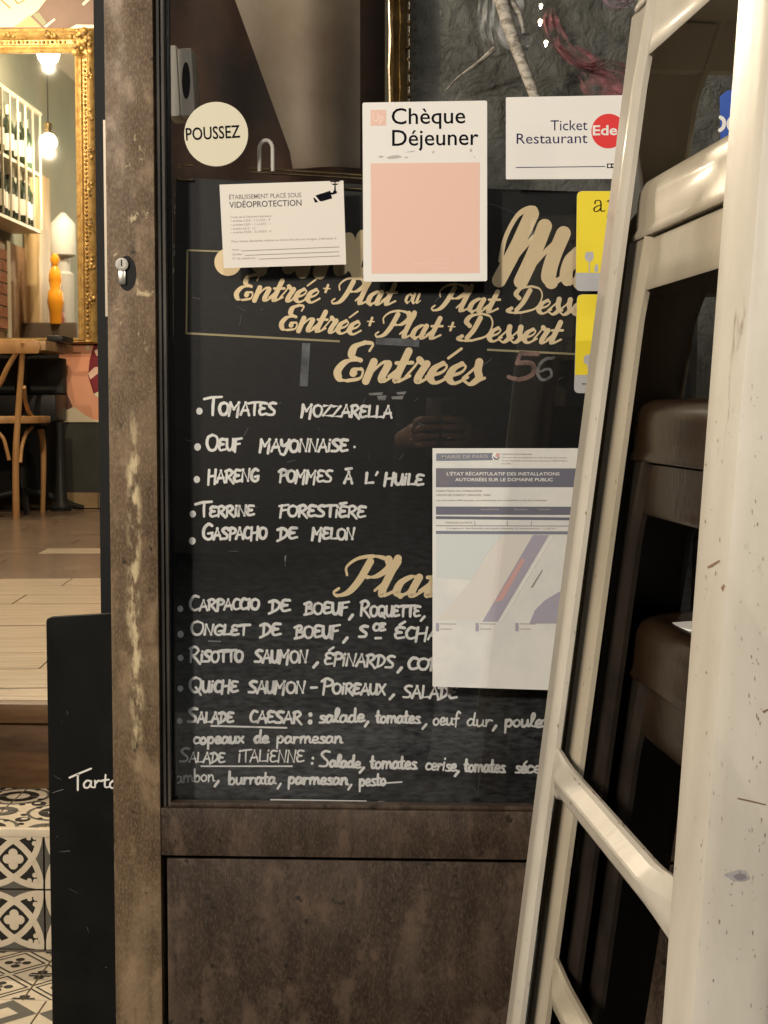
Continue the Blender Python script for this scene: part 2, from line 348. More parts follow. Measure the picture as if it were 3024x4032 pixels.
SCR = {  # pen script, upright here and sheared when drawn
 'n': '5.4;.8,5.2 .8,0|~.8,1.2 2.2,4.4 3.2,5.2 3.9,4.4 3.7,1.2 4.4,.1 5.9,1.6', 'm': '8.8;.8,5.2 .8,0|~.8,1.2 2.2,4.4 3.2,5.2 3.9,4.4 3.8,0|~3.8,1.2 5.4,4.4 6.4,5.2 7.1,4.4 7,1.2 7.7,.1 9.2,1.6',
 't': '3.4;~-.4,1.4 1,4 1.5,8|1.5,8.2 1.2,1.8|~1.2,1.8 1.7,.1 3.8,1.7|0,5 3.2,5.2', 'r': '4;~-.4,1.4 .6,4.4 .9,6.1|~.9,6.1 2,5.1 2.8,5|~2.8,5 2.2,1.5 2.8,.1 4.4,1.6',
 'e': '3.8;~-.2,1.6 2.4,2.8 3,4.4 2,5.2|~2,5.2 .7,3.8 .6,1.4 1.8,.1 2.8,.3 4.3,1.7', 's': '3.4;~-.4,1.4 1,4 1.5,5.8|~1.5,5.8 1.9,3.6 2.7,1.6 1.6,-.1 .2,.6|~2.2,.4 3.9,1.6',
 'a': '5;~3.3,4.6 2.2,5.2 .7,3.6 .6,1.1 1.6,.1|~1.6,.1 2.6,1 3.4,4|~3.5,5 3.3,1.4 3.9,.1 5.4,1.7', 'l': '3;~-.4,1.4 1.2,5 1.9,8.6 1.4,9.9|1.2,9.9 .9,1.7|~.9,1.7 1.5,.1 3.4,1.6',
 'o': '4.2;~2.2,5.2 .7,3.8 .6,1.2 1.9,0|~1.9,0 3.4,1.5 3.3,4.2 2.2,5.2 3,4.3 4.8,4.4', 'u': '5.2;~.7,5.2 .6,1.4 1.5,.1|~1.5,.1 2.7,1.2 3.5,4.6|~3.6,5.2 3.4,1.4 4,.1 5.6,1.7',
 'P': '6.4;~2.9,9.0 2.4,4 1.4,.9 -.3,0 -1.2,.8 -.6,1.9|~-.2,5.4 -.9,7.6 .5,9.8 3.4,10.4 6,9.6|~6,9.6 6.7,7.6 5.2,5.2 2.9,4.9',
 'E': '5.4;~4.4,8 4.5,9.9 2.8,10.2|~2.8,10.2 1.1,9 1.3,6.6 3.4,5.5|~3.4,5.5 .7,5.1 -.3,2.6 .8,.4 2.4,0|~2.4,0 4.8,.8 4.6,3 3.2,3 3,2',
 'D': '7.2;~2.6,8.8 2.1,4 1.1,1|~-.6,1.6 -1.3,.6 .2,-.1 3,.1|~3,.1 6.6,2 7.1,6.2 5.4,9.4 2.6,10.4|~2.6,10.4 -.4,9.4 -1.1,7.2 .4,5.6',
 'M': '11.5;~-.6,2.6 -1,6 -.2,9.2 1.4,10.2 2.1,9.4|2.1,9.6 1.4,5 .2,-.2|~.2,0 2.8,5 4.9,7.6|~4.9,7.9 4.6,4.2 3.9,-.2|~3.9,0 6.2,4 8.4,6.6|~8.4,7 8,3.4 8.2,.8 9,-.1|~9,-.1 10.2,.4 12,2.6',
 'F': '6.5;~-1.4,1.8 -1.2,.2 .6,0 1.6,2 2.4,9|-1,9.6 6.8,10.2|.2,5.2 4.4,5.6', '+': '4.6;1.1,3.6 3.7,3.6|2.4,5.1 2.4,2.1', ' ': '3;'}
SACC = {'é': ('e', '2.6,6.6 4.4,9.2')}

def glyph(src, ch):
    tab, acc = src; extra = None
    if ch in acc: ch, extra = acc[ch]
    w, body = tab[ch].split(';')
    st = [q for q in body.split('|') if q]
    if extra: st = st + [extra]
    res = []
    for q in st:
        sm = q.startswith('~'); q = q.lstrip('~')
        pts = [tuple(float(a) for a in z.split(',')) for z in q.split()]
        res.append([Vector((a, b, 0)) for a, b in (bez([(x, y, 0) for x, y in pts], 5) if sm else [(x, y, 0) for x, y in pts])] if False else
                   ([Vector((v.x, v.y)) for v in bez([(x, y, 0) for x, y in pts], 8)] if sm else [Vector(p) for p in pts]))
    return float(w), res

def ribbon(mb, pts, wid, O, X, Z, lift, m):
    """flat brush stroke in the plane of X and Z, each quad a hair nearer the viewer than the last"""
    N = Vector((0, -1, 0)); n = len(pts)
    if n < 2: return lift
    L = []
    for i, p in enumerate(pts):
        t = pts[min(i + 1, n - 1)] - pts[max(i - 1, 0)]
        if t.length < 1e-9: t = Vector((1, 0))
        t.normalize(); nn = Vector((-t.y, t.x)); w = wid(t, i / (n - 1)) / 2
        L.append((p + nn * w, p - nn * w, w, t))
    def W(q, l): return O + X * q.x + Z * q.y + N * l
    for i in range(n - 1):
        a, b = L[i], L[i + 1]; lift += 4e-6
        mb.add([W(a[0], lift), W(a[1], lift), W(b[1], lift), W(b[0], lift)], [(0, 1, 2, 3)], m)
    for (p, s) in ((pts[0], L[0]), (pts[-1], L[-1])):
        lift += 4e-6
        nn_ = 18 if s[2] * 2 > 1.2 else 8; mb.add([W(p + Vector((math.cos(k * 2 * math.pi / nn_), math.sin(k * 2 * math.pi / nn_))) * s[2], lift) for k in range(nn_)], [tuple(range(nn_))], m)
    if n > 2:
        for i in range(1, n - 1):
            ang = L[i][3].angle(pts[i] - pts[i - 1]) if (pts[i] - pts[i - 1]).length > 1e-9 else 0
            if ang > .55:
                lift += 4e-6; p = pts[i]; w = L[i][2]
                mb.add([W(p + Vector((math.cos(k * math.pi / 4), math.sin(k * math.pi / 4))) * w, lift) for k in range(8)], [tuple(range(8))], m)
    return lift

def write(mb, text, x0, y0, x1, y1, cap, Y, m, pen=9.0, script=False, lift0=0.0, jig=.25, big=1.4):
    """letters between two points of the baseline (photograph pixels carried to depth Y), cap height in the same pixels"""
    A = P(x0, y0, Y); B = P(x1, y1, Y); pm = (Y - CAMY) / F_PX
    src = (SCR, SACC) if script else (HAND, ACC)
    adv = 0; items = []
    i = 0
    while i < len(text):
        s = 1.0
        if text[i] == '^': s = big; i += 1
        w, st = glyph(src, text[i]); items.append((adv, s, st)); adv += w * s; i += 1
    L = (B - A).length
    u = cap * pm / 10.0; xs = L / (adv * u)
    X = (B - A).normalized(); Z = Vector((-X.z, 0, X.x))
    pw = pen * pm / u
    rnd = random.Random(hash(text) % 9999 if False else sum(ord(c) * (k + 3) for k, c in enumerate(text)))
    for k, (a, s, st) in enumerate(items):
        jy = 0 if script else rnd.uniform(-jig, jig); lift = lift0 + (k % 2) * 2.6e-4
        for pts in st:
            q = [Vector(((a + p.x * s + (p.y * .30 * s if script else (p.y * .04 * s))) * xs, p.y * s + jy + (0 if script else rnd.uniform(-.12, .12)))) for p in pts]
            if script:
                def wid(t, f): return pw * (.30 + .80 * max(0, -t.y) ** .9) if t.y < 0 else pw * (.32 + .22 * (1 - min(1, t.y * 1.2)))
            else:
                v = rnd.uniform(.85, 1.12)
                def wid(t, f, v=v): return pw * v * (1.0 + .12 * math.sin(f * 5))
            lift = ribbon(mb, q, wid, A, X * u, Z * u, lift, m)

def disc(mb, px, py, r, Y, m, n=16, squash=1.0):
    c = P(px, py, Y); pm = (Y - CAMY) / F_PX * r
    mb.add([c + Vector((math.cos(-k * 2 * math.pi / n) * pm, 0, math.sin(-k * 2 * math.pi / n) * pm * squash)) for k in range(n)][::-1], [tuple(range(n))], m)

def quad(mb, pts, Y, m): mb.add([P(x, y, Y) for x, y in pts], [tuple(range(len(pts)))[::-1]], m)

def font_mesh(text, offset=0.0, shear=0.0, spacing=1.0):
    c = bpy.data.curves.new('t', 'FONT'); c.body = text; c.offset = offset; c.shear = shear; c.space_character = spacing
    c.resolution_u = 3
    o = bpy.data.objects.new('t', c); COL.objects.link(o)
    dg = bpy.context.evaluated_depsgraph_get()
    me = bpy.data.meshes.new_from_object(o.evaluated_get(dg)); COL.objects.unlink(o)
    bpy.data.objects.remove(o); return me
_caph = None
def ftext(mb, text, x0, y0, x1, y1, cap, Y, m, offset=0.0, spacing=1.0, shear=0.0):
    global _caph
    if _caph is None: _caph = max(v.co.y for v in font_mesh('E').vertices)
    me = font_mesh(text, offset, shear, spacing)
    xa = min(v.co.x for v in me.vertices); xb = max(v.co.x for v in me.vertices)
    A = P(x0, y0, Y); B = P(x1, y1, Y); X = (B - A).normalized(); Z = Vector((-X.z, 0, X.x))
    sx = (B - A).length / (xb - xa); sz = cap * (Y - CAMY) / F_PX / _caph
    mb.add([A + X * (v.co.x - xa) * sx + Z * v.co.y * sz for v in me.vertices], [tuple(p.vertices) for p in me.polygons], m)

def sheet(pts, Y, m, thick=.0004, rad=0):
    """thin card whose front is at depth Y"""
    mb = MB(); q = [(x, y) for x, y in pts]
    if rad:
        out = []; n = len(q)
        for i in range(n):
            p, a, b = Vector(q[i]), Vector(q[i - 1]), Vector(q[(i + 1) % n])
            u = (a - p).normalized(); v = (b - p).normalized()
            for k in range(5):
                t = k / 4; out.append(tuple(p + u * rad * (1 - t) ** 2 + v * rad * t ** 2))
        q = out
    mb.slab([P(x, y, Y) for x, y in q][::-1], Y, Y + thick, m); return mb

# ================================================================== STRUCTURE
Y_R1 = .43                     # tiled riser
FLOOR_T = P(100, 3742, Y_R1).z # tiled entrance floor
TREAD_Z = P(100, 3264, Y_R1).z
Y_R2 = PZ(100, 3102, TREAD_Z).y
WOOD_Z = P(100, 2772, Y_R2 - .02).z

g = MB(); g.box((-60, -60, -.6), (60, -.02, -.24), M_STREET); o = struct(g.build('street'))
g = MB(); g.box((-30, -3.2, -.239), (30, -.06, -.10), M_PAVE); struct(g.build('pavement'))
g = MB(); g.box((-1.02, -.06, -.2), (.66, Y_R1 + .01, FLOOR_T - .004), M_GROUT); tf = struct(g.build('entrance_floor'))
g = MB(); g.box((-1.02, Y_R1 + .004, -.1), (.5, Y_R2 + .01, TREAD_Z - .004), M_GROUT); ts = struct(g.build('entrance_step'))
g = MB(); g.box((-2.6, Y_R2, -.1), (2.6, 5.9, WOOD_Z - .006), M_GROUT); wf = struct(g.build('dining_floor'))
g = MB(); g.box((-2.6, Y_R2 - .006, TREAD_Z), (2.6, Y_R2 - .001, WOOD_Z - .034), M_RISER)
g.box((-2.6, Y_R2 - .022, WOOD_Z - .033), (2.6, Y_R2 + .02, WOOD_Z - .0), M_RISER); g.build('step_nosing', wf, bevel=.003)

# --- cement tiles: each tile one object, pattern laid in as thin coloured inlays
TS = (TREAD_Z - FLOOR_T) / 2
def tri_fan(cx, cy, r, n=12, a0=0): return [(cx + r * math.cos(a0 + k * 2 * math.pi / n), cy + r * math.sin(a0 + k * 2 * math.pi / n)) for k in range(n)]
def tile_mesh(kind):
    mb = MB(); h = .97
    lay = [0]
    def poly(pts, m):
        lay[0] += 1; zz = .0002 + lay[0] * 2.2e-5
        # keep inside the tile
        pts = [(max(-h, min(h, x)), max(-h, min(h, y))) for x, y in pts]
        mb.add([(x * TS / 2, y * TS / 2, zz) for x, y in pts], [tuple(range(len(pts)))], m)
    base = M_TBLACK if kind == 'ring' else M_TCREAM
    s = TS / 2 * h; mb.box((-s, -s, -.004), (s, s, 0), base)
    def arc(cx, cy, r0, r1, a0, a1, m, n=9):
        for k in range(n):
            t0 = a0 + (a1 - a0) * k / n; t1 = a0 + (a1 - a0) * (k + 1) / n
            poly([(cx + r0 * math.cos(t0), cy + r0 * math.sin(t0)), (cx + r1 * math.cos(t0), cy + r1 * math.sin(t0)),
                  (cx + r1 * math.cos(t1), cy + r1 * math.sin(t1)), (cx + r0 * math.cos(t1), cy + r0 * math.sin(t1))], m)
    if kind == 'ring':
        for (cx, cy, a0) in ((-1, -1, 0), (1, -1, 90), (1, 1, 180), (-1, 1, 270)):
            # grey-green lens outside each band
            arc(cx, cy, 1.97, 2.6, R(a0 + 8), R(a0 + 82), M_TGREY, 6) if False else None
        for (a, b) in (((-.93, 1), (.93, 1)), ((-.93, -1), (.93, -1)), ((1, -.93), (1, .93)), ((-1, -.93), (-1, .93))):
            mid = (.0, .74) if a[1] == 1 and b[1] == 1 else (.0, -.74) if a[1] == -1 and b[1] == -1 else (.74, 0) if a[0] == 1 else (-.74, 0)
            poly([a, b, (mid[0] + (b[0] - a[0]) * .25, mid[1] + (b[1] - a[1]) * .25), (mid[0] - (b[0] - a[0]) * .25, mid[1] - (b[1] - a[1]) * .25)][::-1 if (a[1] == 1 and b[1] == 1) or a[0] == -1 and b[0] == -1 else 1], M_TGREY)
        for (cx, cy, a0) in ((-1, -1, 0), (1, -1, 90), (1, 1, 180), (-1, 1, 270)):
            arc(cx, cy, 1.80, 2.0, R(a0 + 1), R(a0 + 89), M_TCREAM, 12)
        for dx, dy in ((0, .19), (.19, 0), (0, -.19), (-.19, 0)): poly(tri_fan(dx, dy, .155), M_TCREAM)
        poly(tri_fan(0, 0, .17), M_TCREAM)
        for sx in (-1, 1):
            for sy in (-1, 1):
                for (dx, dy) in ((.52, .70), (.70, .52), (.72, .72)): poly(tri_fan(sx * dx, sy * dy, .085, 8), M_TCREAM)
    if kind == 'lattice':
        for sx in (-1, 1):
            for sy in (-1, 1):
                for r0, r1 in ((.80, .90), (1.10, 1.20)):
                    q = [(sx * r0, 0), (sx * r1, 0), (0, sy * r1), (0, sy * r0)]
                    if r1 > 1: q = [(sx, sy * (r0 - 1)), (sx, sy * (r1 - 1)), (sx * (r1 - 1), sy), (sx * (r0 - 1), sy)]
                    poly(q if sx * sy > 0 else q[::-1], M_TBLACK)
                for c in ((0, 0), (sx, sy)): pass
        for dx, dy in ((.28, 0), (-.28, 0), (0, .28), (0, -.28)): poly(tri_fan(dx, dy, .15, 8), M_TBLACK)
        poly(tri_fan(0, 0, .12, 8), M_TGREY)
        for sx in (-1, 1):
            for sy in (-1, 1):
                q = [(sx, sy * .62), (sx * .84, sy * .70), (sx * .86, sy * .86), (sx * .70, sy * .84), (sx * .62, sy), (sx, sy)]
                poly(q if sx * sy > 0 else q[::-1], M_TBLACK)
    if kind == 'diamond':
        poly([(-1, 0), (0, -1), (1, 0), (0, 1)], M_TGREY); poly([(-.42, 0), (0, -.42), (.42, 0), (0, .42)], M_TCREAM)
    if kind == 'scroll':
        for (cx, cy, a0) in ((-1, -1, 0), (1, 1, 180)):
            arc(cx, cy, .40, .72, R(a0), R(a0 + 90), M_TBLACK, 8); arc(cx, cy, 1.0, 1.12, R(a0), R(a0 + 90), M_TGREY, 8)
        for (cx, cy, a0) in ((1, -1, 90), (-1, 1, 270)):
            arc(cx, cy, .22, .55, R(a0), R(a0 + 90), M_TGREY, 8)
        poly(tri_fan(0, 0, .26, 8), M_TBLACK); poly(tri_fan(.05, .05, .12, 8), M_TCREAM)
        for dx, dy in ((.55, .1), (-.5, -.15), (.1, -.55), (-.12, .55)): poly(tri_fan(dx, dy, .11, 6), M_TBLACK)
    me_o = mb.build('tile'); me = me_o.data; bpy.data.objects.remove(me_o); return me
TM = {k: tile_mesh(k) for k in ('ring', 'lattice', 'diamond', 'scroll')}
def tile(kind, loc, rot, parent):
    o = bpy.data.objects.new('tile', TM[kind]); COL.objects.link(o); o.location = loc; o.rotation_euler = rot; o.parent = parent
xr = P(174, 3400, Y_R1).x       # joint to the right of the tile seen whole
nx = 9
for i in range(-7, 3):
    xc = xr - TS / 2 + i * TS
    if xc < -1.0 or xc > .45: continue
    for j in (0, 1): tile('ring', (xc, Y_R1 - .0005, FLOOR_T + .001 + TS * (j + .5)), (R(90), 0, 0), ts)
    for j in range(3): tile('scroll', (xc, Y_R1 + .012 + TS * (j + .42), TREAD_Z), (0, 0, R(90) * ((i + j) % 4)), ts) if j < 2 or True else None
    for j in range(5): tile('lattice' if j < 2 else 'diamond', (xc + (.02 if j < 2 else .055), Y_R1 - .006 - TS * (j + .5) * (1.0), FLOOR_T), (0, 0, 0), tf)
g = MB(); g.box((-1.02, Y_R1 - .004, TREAD_Z - .012), (.5, Y_R1 + .012, TREAD_Z + .0008), M_TCREAM); g.build('step_edge', ts, bevel=.002)

# --- wood-look planks of the dining room, laid 5 degrees off the door
rot = R(5.0)
def plank(cx, cy, w, d, m, nm='plank'):
    mb = MB(); mb.box((-w / 2, -d / 2, -.006), (w / 2, d / 2, random.uniform(-.0006, .0006)), m)
    o = mb.build(nm, wf); o.location = (cx, cy, WOOD_Z); o.rotation_euler = (0, 0, rot); return o
pd, pwid = .20, .80
ca, sa = math.cos(rot), math.sin(rot)
row = 0; v = -1.2
while v < 6.2:
    off = (row * .37) % pwid; u = -3.4 - off
    while u < 2.9:
        cx = (u + pwid / 2) * ca - (v + pd / 2) * sa; cy = Y_R2 + (u + pwid / 2) * sa + (v + pd / 2) * ca
        hw, hd = pwid / 2 - .002, pd / 2 - .002
        xa, ya = abs(hw * ca) + abs(hd * sa), abs(hw * sa) + abs(hd * ca)
        if cy - ya > Y_R2 + .02 and cy + ya < 5.83 and cx - xa > -2.75 and cx - .4 < 2.3:
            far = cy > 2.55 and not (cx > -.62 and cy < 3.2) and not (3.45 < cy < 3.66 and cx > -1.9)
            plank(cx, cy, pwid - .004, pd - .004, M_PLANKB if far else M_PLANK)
        u += pwid
    v += pd; row += 1
g = MB(); g.box((-2.6, Y_R2 + .021, WOOD_Z - .005), (2.6, Y_R2 + .42, WOOD_Z - .0025), M_PLANK); g.build('threshold_board', wf)

# --- room shell
BW = 5.86
g = MB(); g.box((-2.75, BW, WOOD_Z - .1), (2.7, BW + .12, 3.3), M_WALLG); bw = struct(g.build('back_wall'))
g = MB(); g.box((-2.75, .62, WOOD_Z - .1), (-2.60, BW, 3.3), mat('left_wall_paint', (.20, .22, .18), .8, col2=(.26, .25, .19), scale=2)); lw = struct(g.build('side_wall'))
g = MB(); g.box((2.6, .0, -.1), (2.75, BW, 3.3), M_WALLG); struct(g.build('right_wall'))
g = MB(); g.box((-2.75, -.04, 3.2), (2.75, BW + .1, 3.32), M_CEIL); struct(g.build('ceiling'))
# tile skirting under the back wall, one tile each
for k in range(18):
    mb = MB(); mb.box((0, BW - .012, WOOD_Z), (.296, BW - .001, WOOD_Z + .078), mat('skirting_tile', (.36, .25, .14), .45, col2=(.28, .19, .10), scale=12))
    o = mb.build('skirting_tile', bw); o.location.x = -2.7 + k * .3 + .003

# facade around the doorway
fc = thing('facade', 'dark brown painted shopfront wall around the restaurant doorway', 'facade', (0, 0, 0))
g = MB()
g.box((-3.4, -.04, -.1), (-1.05, .08, 3.6), M_FACADE); g.build('wall_panel', fc)
g = MB(); g.box((.66, -.04, -.1), (3.4, .08, 3.6), M_FACADE); g.build('wall_panel', fc)
g = MB(); g.box((-1.05, -.04, 2.32), (.66, .08, 3.6), M_FACADE); g.build('lintel', fc)

# ================================================================== DOOR
YS = 0.0      # face of the door
YG = .026     # face of the glass
XL = P(423, 1250, YS).x; XR1 = P(616, 1616, YS).x
ZR0 = P(1500, 3192, YS).z; ZR1 = P(1500, 3380, YS).z
DX1 = .52
door = thing('door', 'brown steel door with worn paint, tall glass pane and solid lower panel', 'door', (XL, .02, FLOOR_T + .01))
def dpart(name, a, b, m, bev=.0015, **k):
    mb = MB(); mb.box(a, b, m); return put(mb.build(name, bevel=bev, **k), door)
ZB = FLOOR_T + .012
st = dpart('stile', (XL, YS, ZB), (XR1, .045, 2.28), M_STILE); st['label'] = 'tan rubbed lock stile on the left'
dpart('stile', (DX1 - .07, YS, ZB), (DX1, .045, 2.28), M_DOOR)
dpart('top_rail', (XR1 + .0005, YS, 2.18), (DX1 - .0705, .045, 2.28), M_DOOR)
dpart('middle_rail', (XR1 + .0005, YS + .0005, ZR1), (DX1 - .0705, .045, ZR0), M_DOOR)
dpart('bottom_rail', (XR1 + .0005, YS + .0005, ZB), (DX1 - .0705, .045, ZB + .025), M_DOOR)
dpart('lower_panel', (XR1 + .006, YS + .008, ZB + .030), (DX1 - .076, .035, ZR1 - .006), M_DOOR)
mb = MB(); mb.box((XR1 + .0005, YS + .030, ZB + .025), (DX1 - .0705, YS + .044, ZR1), M_BLACK); put(mb.build('panel_backing'), door)
# beads round the glass
mb = MB()
for (a, b) in (((XR1 + .0015, .008, ZR0), (XR1 + .006, .024, 2.18)), ((XR1 + .0068, .012, ZR0), (XR1 + .0112, .024, 2.18))): mb.box(a, b, M_BEAD)
put(mb.build('glazing_bead', bevel=.001), door)
mb = MB(); mb.box((XR1 + .012, .006, ZR0 + .0005), (DX1 - .0705, .024, ZR0 + .0055), M_DOOR); put(mb.build('glazing_bead', bevel=.001), door)
mb = MB(); mb.box((XR1 + .001, YG + .012, ZR0), (XR1 + .0135, YG + .019, 2.179), M_BLACK); put(mb.build('dark_gap_strip'), door)  # black strip added to keep the gap beside the board dark
mb = MB(); mb.box((XR1 + .0025, YG, ZR0 + .001), (DX1 - .0725, YG + .005, 2.179), M_GLASS); put(mb.build('glass_pane'), door)
# bright latch plate on the stile edge
mb = MB(); a = P(404, 1245, YS); b = P(404, 470, YS)
mb.box((XL - .0034, .004, a.z), (XL - .0002, .026, b.z), mat('latch_plate', (.42, .36, .28), .4, metal=.4)); put(mb.build('latch_plate'), door)
# euro lock cylinder in its dark keyhole cut-out
kc = P(482, 1042, YS); mb = MB()
def oval(cx, cz, w, h, y0, y1, m, n=20):
    pts = [Vector((cx + w * math.cos(k * 2 * math.pi / n), 0, cz + h * math.sin(k * 2 * math.pi / n))) for k in range(n)]
    mb.slab(pts[::-1], y0, y1, m)
oval(kc.x + .0055, kc.z - .0105, .0115, .0215, YS - .0006, YS + .001, M_BLACK); put(mb.build('keyhole'), door)
mb = MB(); mb.lathe((kc.x, YS - .004, kc.z), [(.0012, -.0004), (.0078, -.0002), (.0086, .0006), (.0086, .004)], M_STEEL, 24, 'y')
mb.lathe((kc.x, YS - .0042, kc.z + .0008), [(.0001, -.0006), (.0062, -.0006), (.0064, .0002), (.0064, .001)], M_STEEL, 20, 'y')
mb.box((kc.x - .0008, YS - .0052, kc.z - .002), (kc.x + .0008, YS - .0047, kc.z + .0055), M_BLACK)
lc = mb.build('lock_cylinder', smooth=40)
mb2 = MB(); mb2.box((kc.x - .0048, YS - .004, kc.z - .0248), (kc.x + .0048, YS + .0, kc.z - .0070), M_STEEL); 
lcb = mb2.build('cylinder_tail', bevel=.0022); put(lc, door); lcb.parent = lc
# door frame (black rebate seen left of the stile)
fr = thing('door_frame', 'black door rebate between worn stile and open doorway', 'door frame', (XL - .02, .06, FLOOR_T))
mb = MB(); x0 = P(391, 1616, .12).x; mb.box((x0, .115, FLOOR_T), (XL + .012, .16, 2.3), M_BLACK); put(mb.build('jamb'), fr)
mb = MB(); mb.box((x0, .085, 2.301), (.6, .16, 2.36), M_BLACK); put(mb.build('head'), fr)
mb = MB(); mb.box((.526, -.02, FLOOR_T), (.66, .08, 2.3), M_BLACK); put(mb.build('jamb'), fr)

# ================================================================== MENU BOARD BEHIND THE GLASS
YB = .062
board = thing('menu_chalkboard', 'black chalkboard menu with gold headings and white handwritten dishes behind door glass', 'chalkboard', tuple(P(1500, 3180, YB + .01)))
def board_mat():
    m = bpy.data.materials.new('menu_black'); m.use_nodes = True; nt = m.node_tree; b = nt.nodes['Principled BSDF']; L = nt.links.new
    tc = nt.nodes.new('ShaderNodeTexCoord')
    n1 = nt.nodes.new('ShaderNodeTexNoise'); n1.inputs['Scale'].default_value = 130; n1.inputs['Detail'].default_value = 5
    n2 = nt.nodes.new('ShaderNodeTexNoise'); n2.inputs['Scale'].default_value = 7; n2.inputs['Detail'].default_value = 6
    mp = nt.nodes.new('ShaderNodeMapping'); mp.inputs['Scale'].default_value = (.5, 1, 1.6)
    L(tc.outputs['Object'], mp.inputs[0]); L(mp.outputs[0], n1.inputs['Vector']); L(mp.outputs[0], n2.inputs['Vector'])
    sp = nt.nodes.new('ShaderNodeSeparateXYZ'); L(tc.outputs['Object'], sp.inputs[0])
    # chalk dust plus the bluish street sheen painted into the lower board colour
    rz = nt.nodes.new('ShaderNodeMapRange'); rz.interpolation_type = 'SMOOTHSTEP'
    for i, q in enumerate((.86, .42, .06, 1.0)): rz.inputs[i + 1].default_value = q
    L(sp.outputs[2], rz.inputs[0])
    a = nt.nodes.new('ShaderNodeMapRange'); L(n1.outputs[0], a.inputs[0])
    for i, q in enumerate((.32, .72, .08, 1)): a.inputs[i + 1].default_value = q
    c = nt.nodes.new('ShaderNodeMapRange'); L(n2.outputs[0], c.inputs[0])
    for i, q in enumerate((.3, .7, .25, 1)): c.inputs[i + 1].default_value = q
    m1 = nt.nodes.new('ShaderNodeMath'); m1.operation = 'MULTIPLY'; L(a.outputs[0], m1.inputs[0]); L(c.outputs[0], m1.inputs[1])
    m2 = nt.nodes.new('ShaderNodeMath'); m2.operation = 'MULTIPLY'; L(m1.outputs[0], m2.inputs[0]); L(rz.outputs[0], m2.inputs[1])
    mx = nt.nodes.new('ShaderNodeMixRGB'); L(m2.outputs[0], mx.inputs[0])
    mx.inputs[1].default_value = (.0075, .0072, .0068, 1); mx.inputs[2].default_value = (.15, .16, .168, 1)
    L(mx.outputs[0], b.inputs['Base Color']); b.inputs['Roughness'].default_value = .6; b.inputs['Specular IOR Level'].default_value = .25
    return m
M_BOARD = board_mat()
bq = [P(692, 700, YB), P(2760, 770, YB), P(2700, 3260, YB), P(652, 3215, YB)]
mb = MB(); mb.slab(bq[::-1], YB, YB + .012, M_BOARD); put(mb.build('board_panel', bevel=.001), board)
# brass channel and hanging eye along its top
mb = MB()
for (x0, y0, x1, y1) in ((700, 652, 762, 651), (985, 662, 1430, 690), (700, 706, 760, 708), (1350, 740, 1430, 745), (985, 678, 1430, 703)):
    a = P(x0, y0, YB - .004); b = P(x1, y1, YB - .004); mb = MB(); mb.tube([a, b], .0016, M_BRASS, 8); put(mb.build('brass_channel', smooth=60), board)
mb = MB(); a = P(1048, 660, YB - .004); r_ = .0105
c = P(1048, 605, YB - .004)
pts = [c + Vector((-r_ * .8, 0, -.022))] + [c + Vector((-r_ * .8 * math.cos(t), 0, .006 + r_ * math.sin(t))) for t in [k * math.pi / 8 for k in range(9)]] + [c + Vector((r_ * .8, 0, -.022))]
mb.tube(pts, .0026, M_BOX, 8); put(mb.build('hanging_eye', smooth=60), board)
# chipped left edge
mb = MB(); rnd = random.Random(4)
y = 760
while y < 1070:
    h = rnd.uniform(8, 30); w = rnd.uniform(2, 7)
    if rnd.random() < .6: quad(mb, [(690 - (y - 700) * .02, y), (690 - (y - 700) * .02 + w, y + h * .4), (690 - (y - 700) * .02 + w * .6, y + h), (688 - (y - 700) * .02, y + h)], YB - .0006, M_CHALKF)
    y += h + rnd.uniform(2, 16)
put(mb.build('chipped_edge'), board)
YT = YB - .0008
# gold rule
mb = MB()
def rule(x0, y0, x1, y1, w, m, Y=YT):
    a, b = Vector((x0, y0)), Vector((x1, y1)); t = (b - a).normalized(); n_ = Vector((-t.y, t.x)) * w / 2
    quad(mb, [tuple(a - n_), tuple(b - n_), tuple(b + n_), tuple(a + n_)], Y, m)
M_RULE = mat('gold_rule', (.42, .36, .20), .5)
for a_ in ((735, 985, 872, 990, 6, M_RULE), (738, 990, 734, 1310, 7, M_RULE, YT - .0001), (731, 1312, 1338, 1344, 8, M_RULE), (1918, 1377, 2300, 1396, 8, M_RULE)):
    mb = MB(); rule(*a_); put(mb.build('gold_rule'), board)
# gold headings
def heading(name, items):
    mb = MB()
    for it in items: write(mb, *it[:6], YT, M_GOLDP, pen=it[6] * .92, script=True)
    o = mb.build(name); put(o, board); return o
heading('gold_heading', [('M', 1962, 1098, 2230, 1112, 268, 58), ('enu', 2212, 1112, 2430, 1122, 230, 50)])
h = MB(); write(h, 'ormul', 985, 1062, 1560, 1085, 280, YT, M_GOLDP, pen=50, script=True); disc(h, 898, 1032, 54, YT - .0006, M_GOLDP, 28); put(h.build('gold_heading'), board)
heading('gold_heading', [('Entrée', 925, 1180, 1246, 1192, 98, 20), ('+', 1252, 1168, 1296, 1170, 92, 10), ('Plat', 1318, 1195, 1545, 1202, 98, 20),
                         ('ou', 1592, 1192, 1650, 1195, 70, 11), ('Plat', 1712, 1222, 1948, 1232, 100, 20), ('Dessert', 2015, 1230, 2390, 1245, 100, 20)])
heading('gold_heading', [('Entrée', 1102, 1298, 1408, 1318, 98, 20), ('+', 1424, 1300, 1470, 1302, 98, 10), ('Plat', 1490, 1326, 1722, 1336, 100, 20),
                         ('+', 1742, 1320, 1788, 1322, 98, 10), ('Dessert', 1820, 1340, 2196, 1354, 102, 21)])
heading('gold_heading', [('Entrées', 1320, 1498, 1888, 1512, 148, 31)])
heading('gold_heading', [('Plats', 1335, 2345, 1800, 2350, 152, 32)])
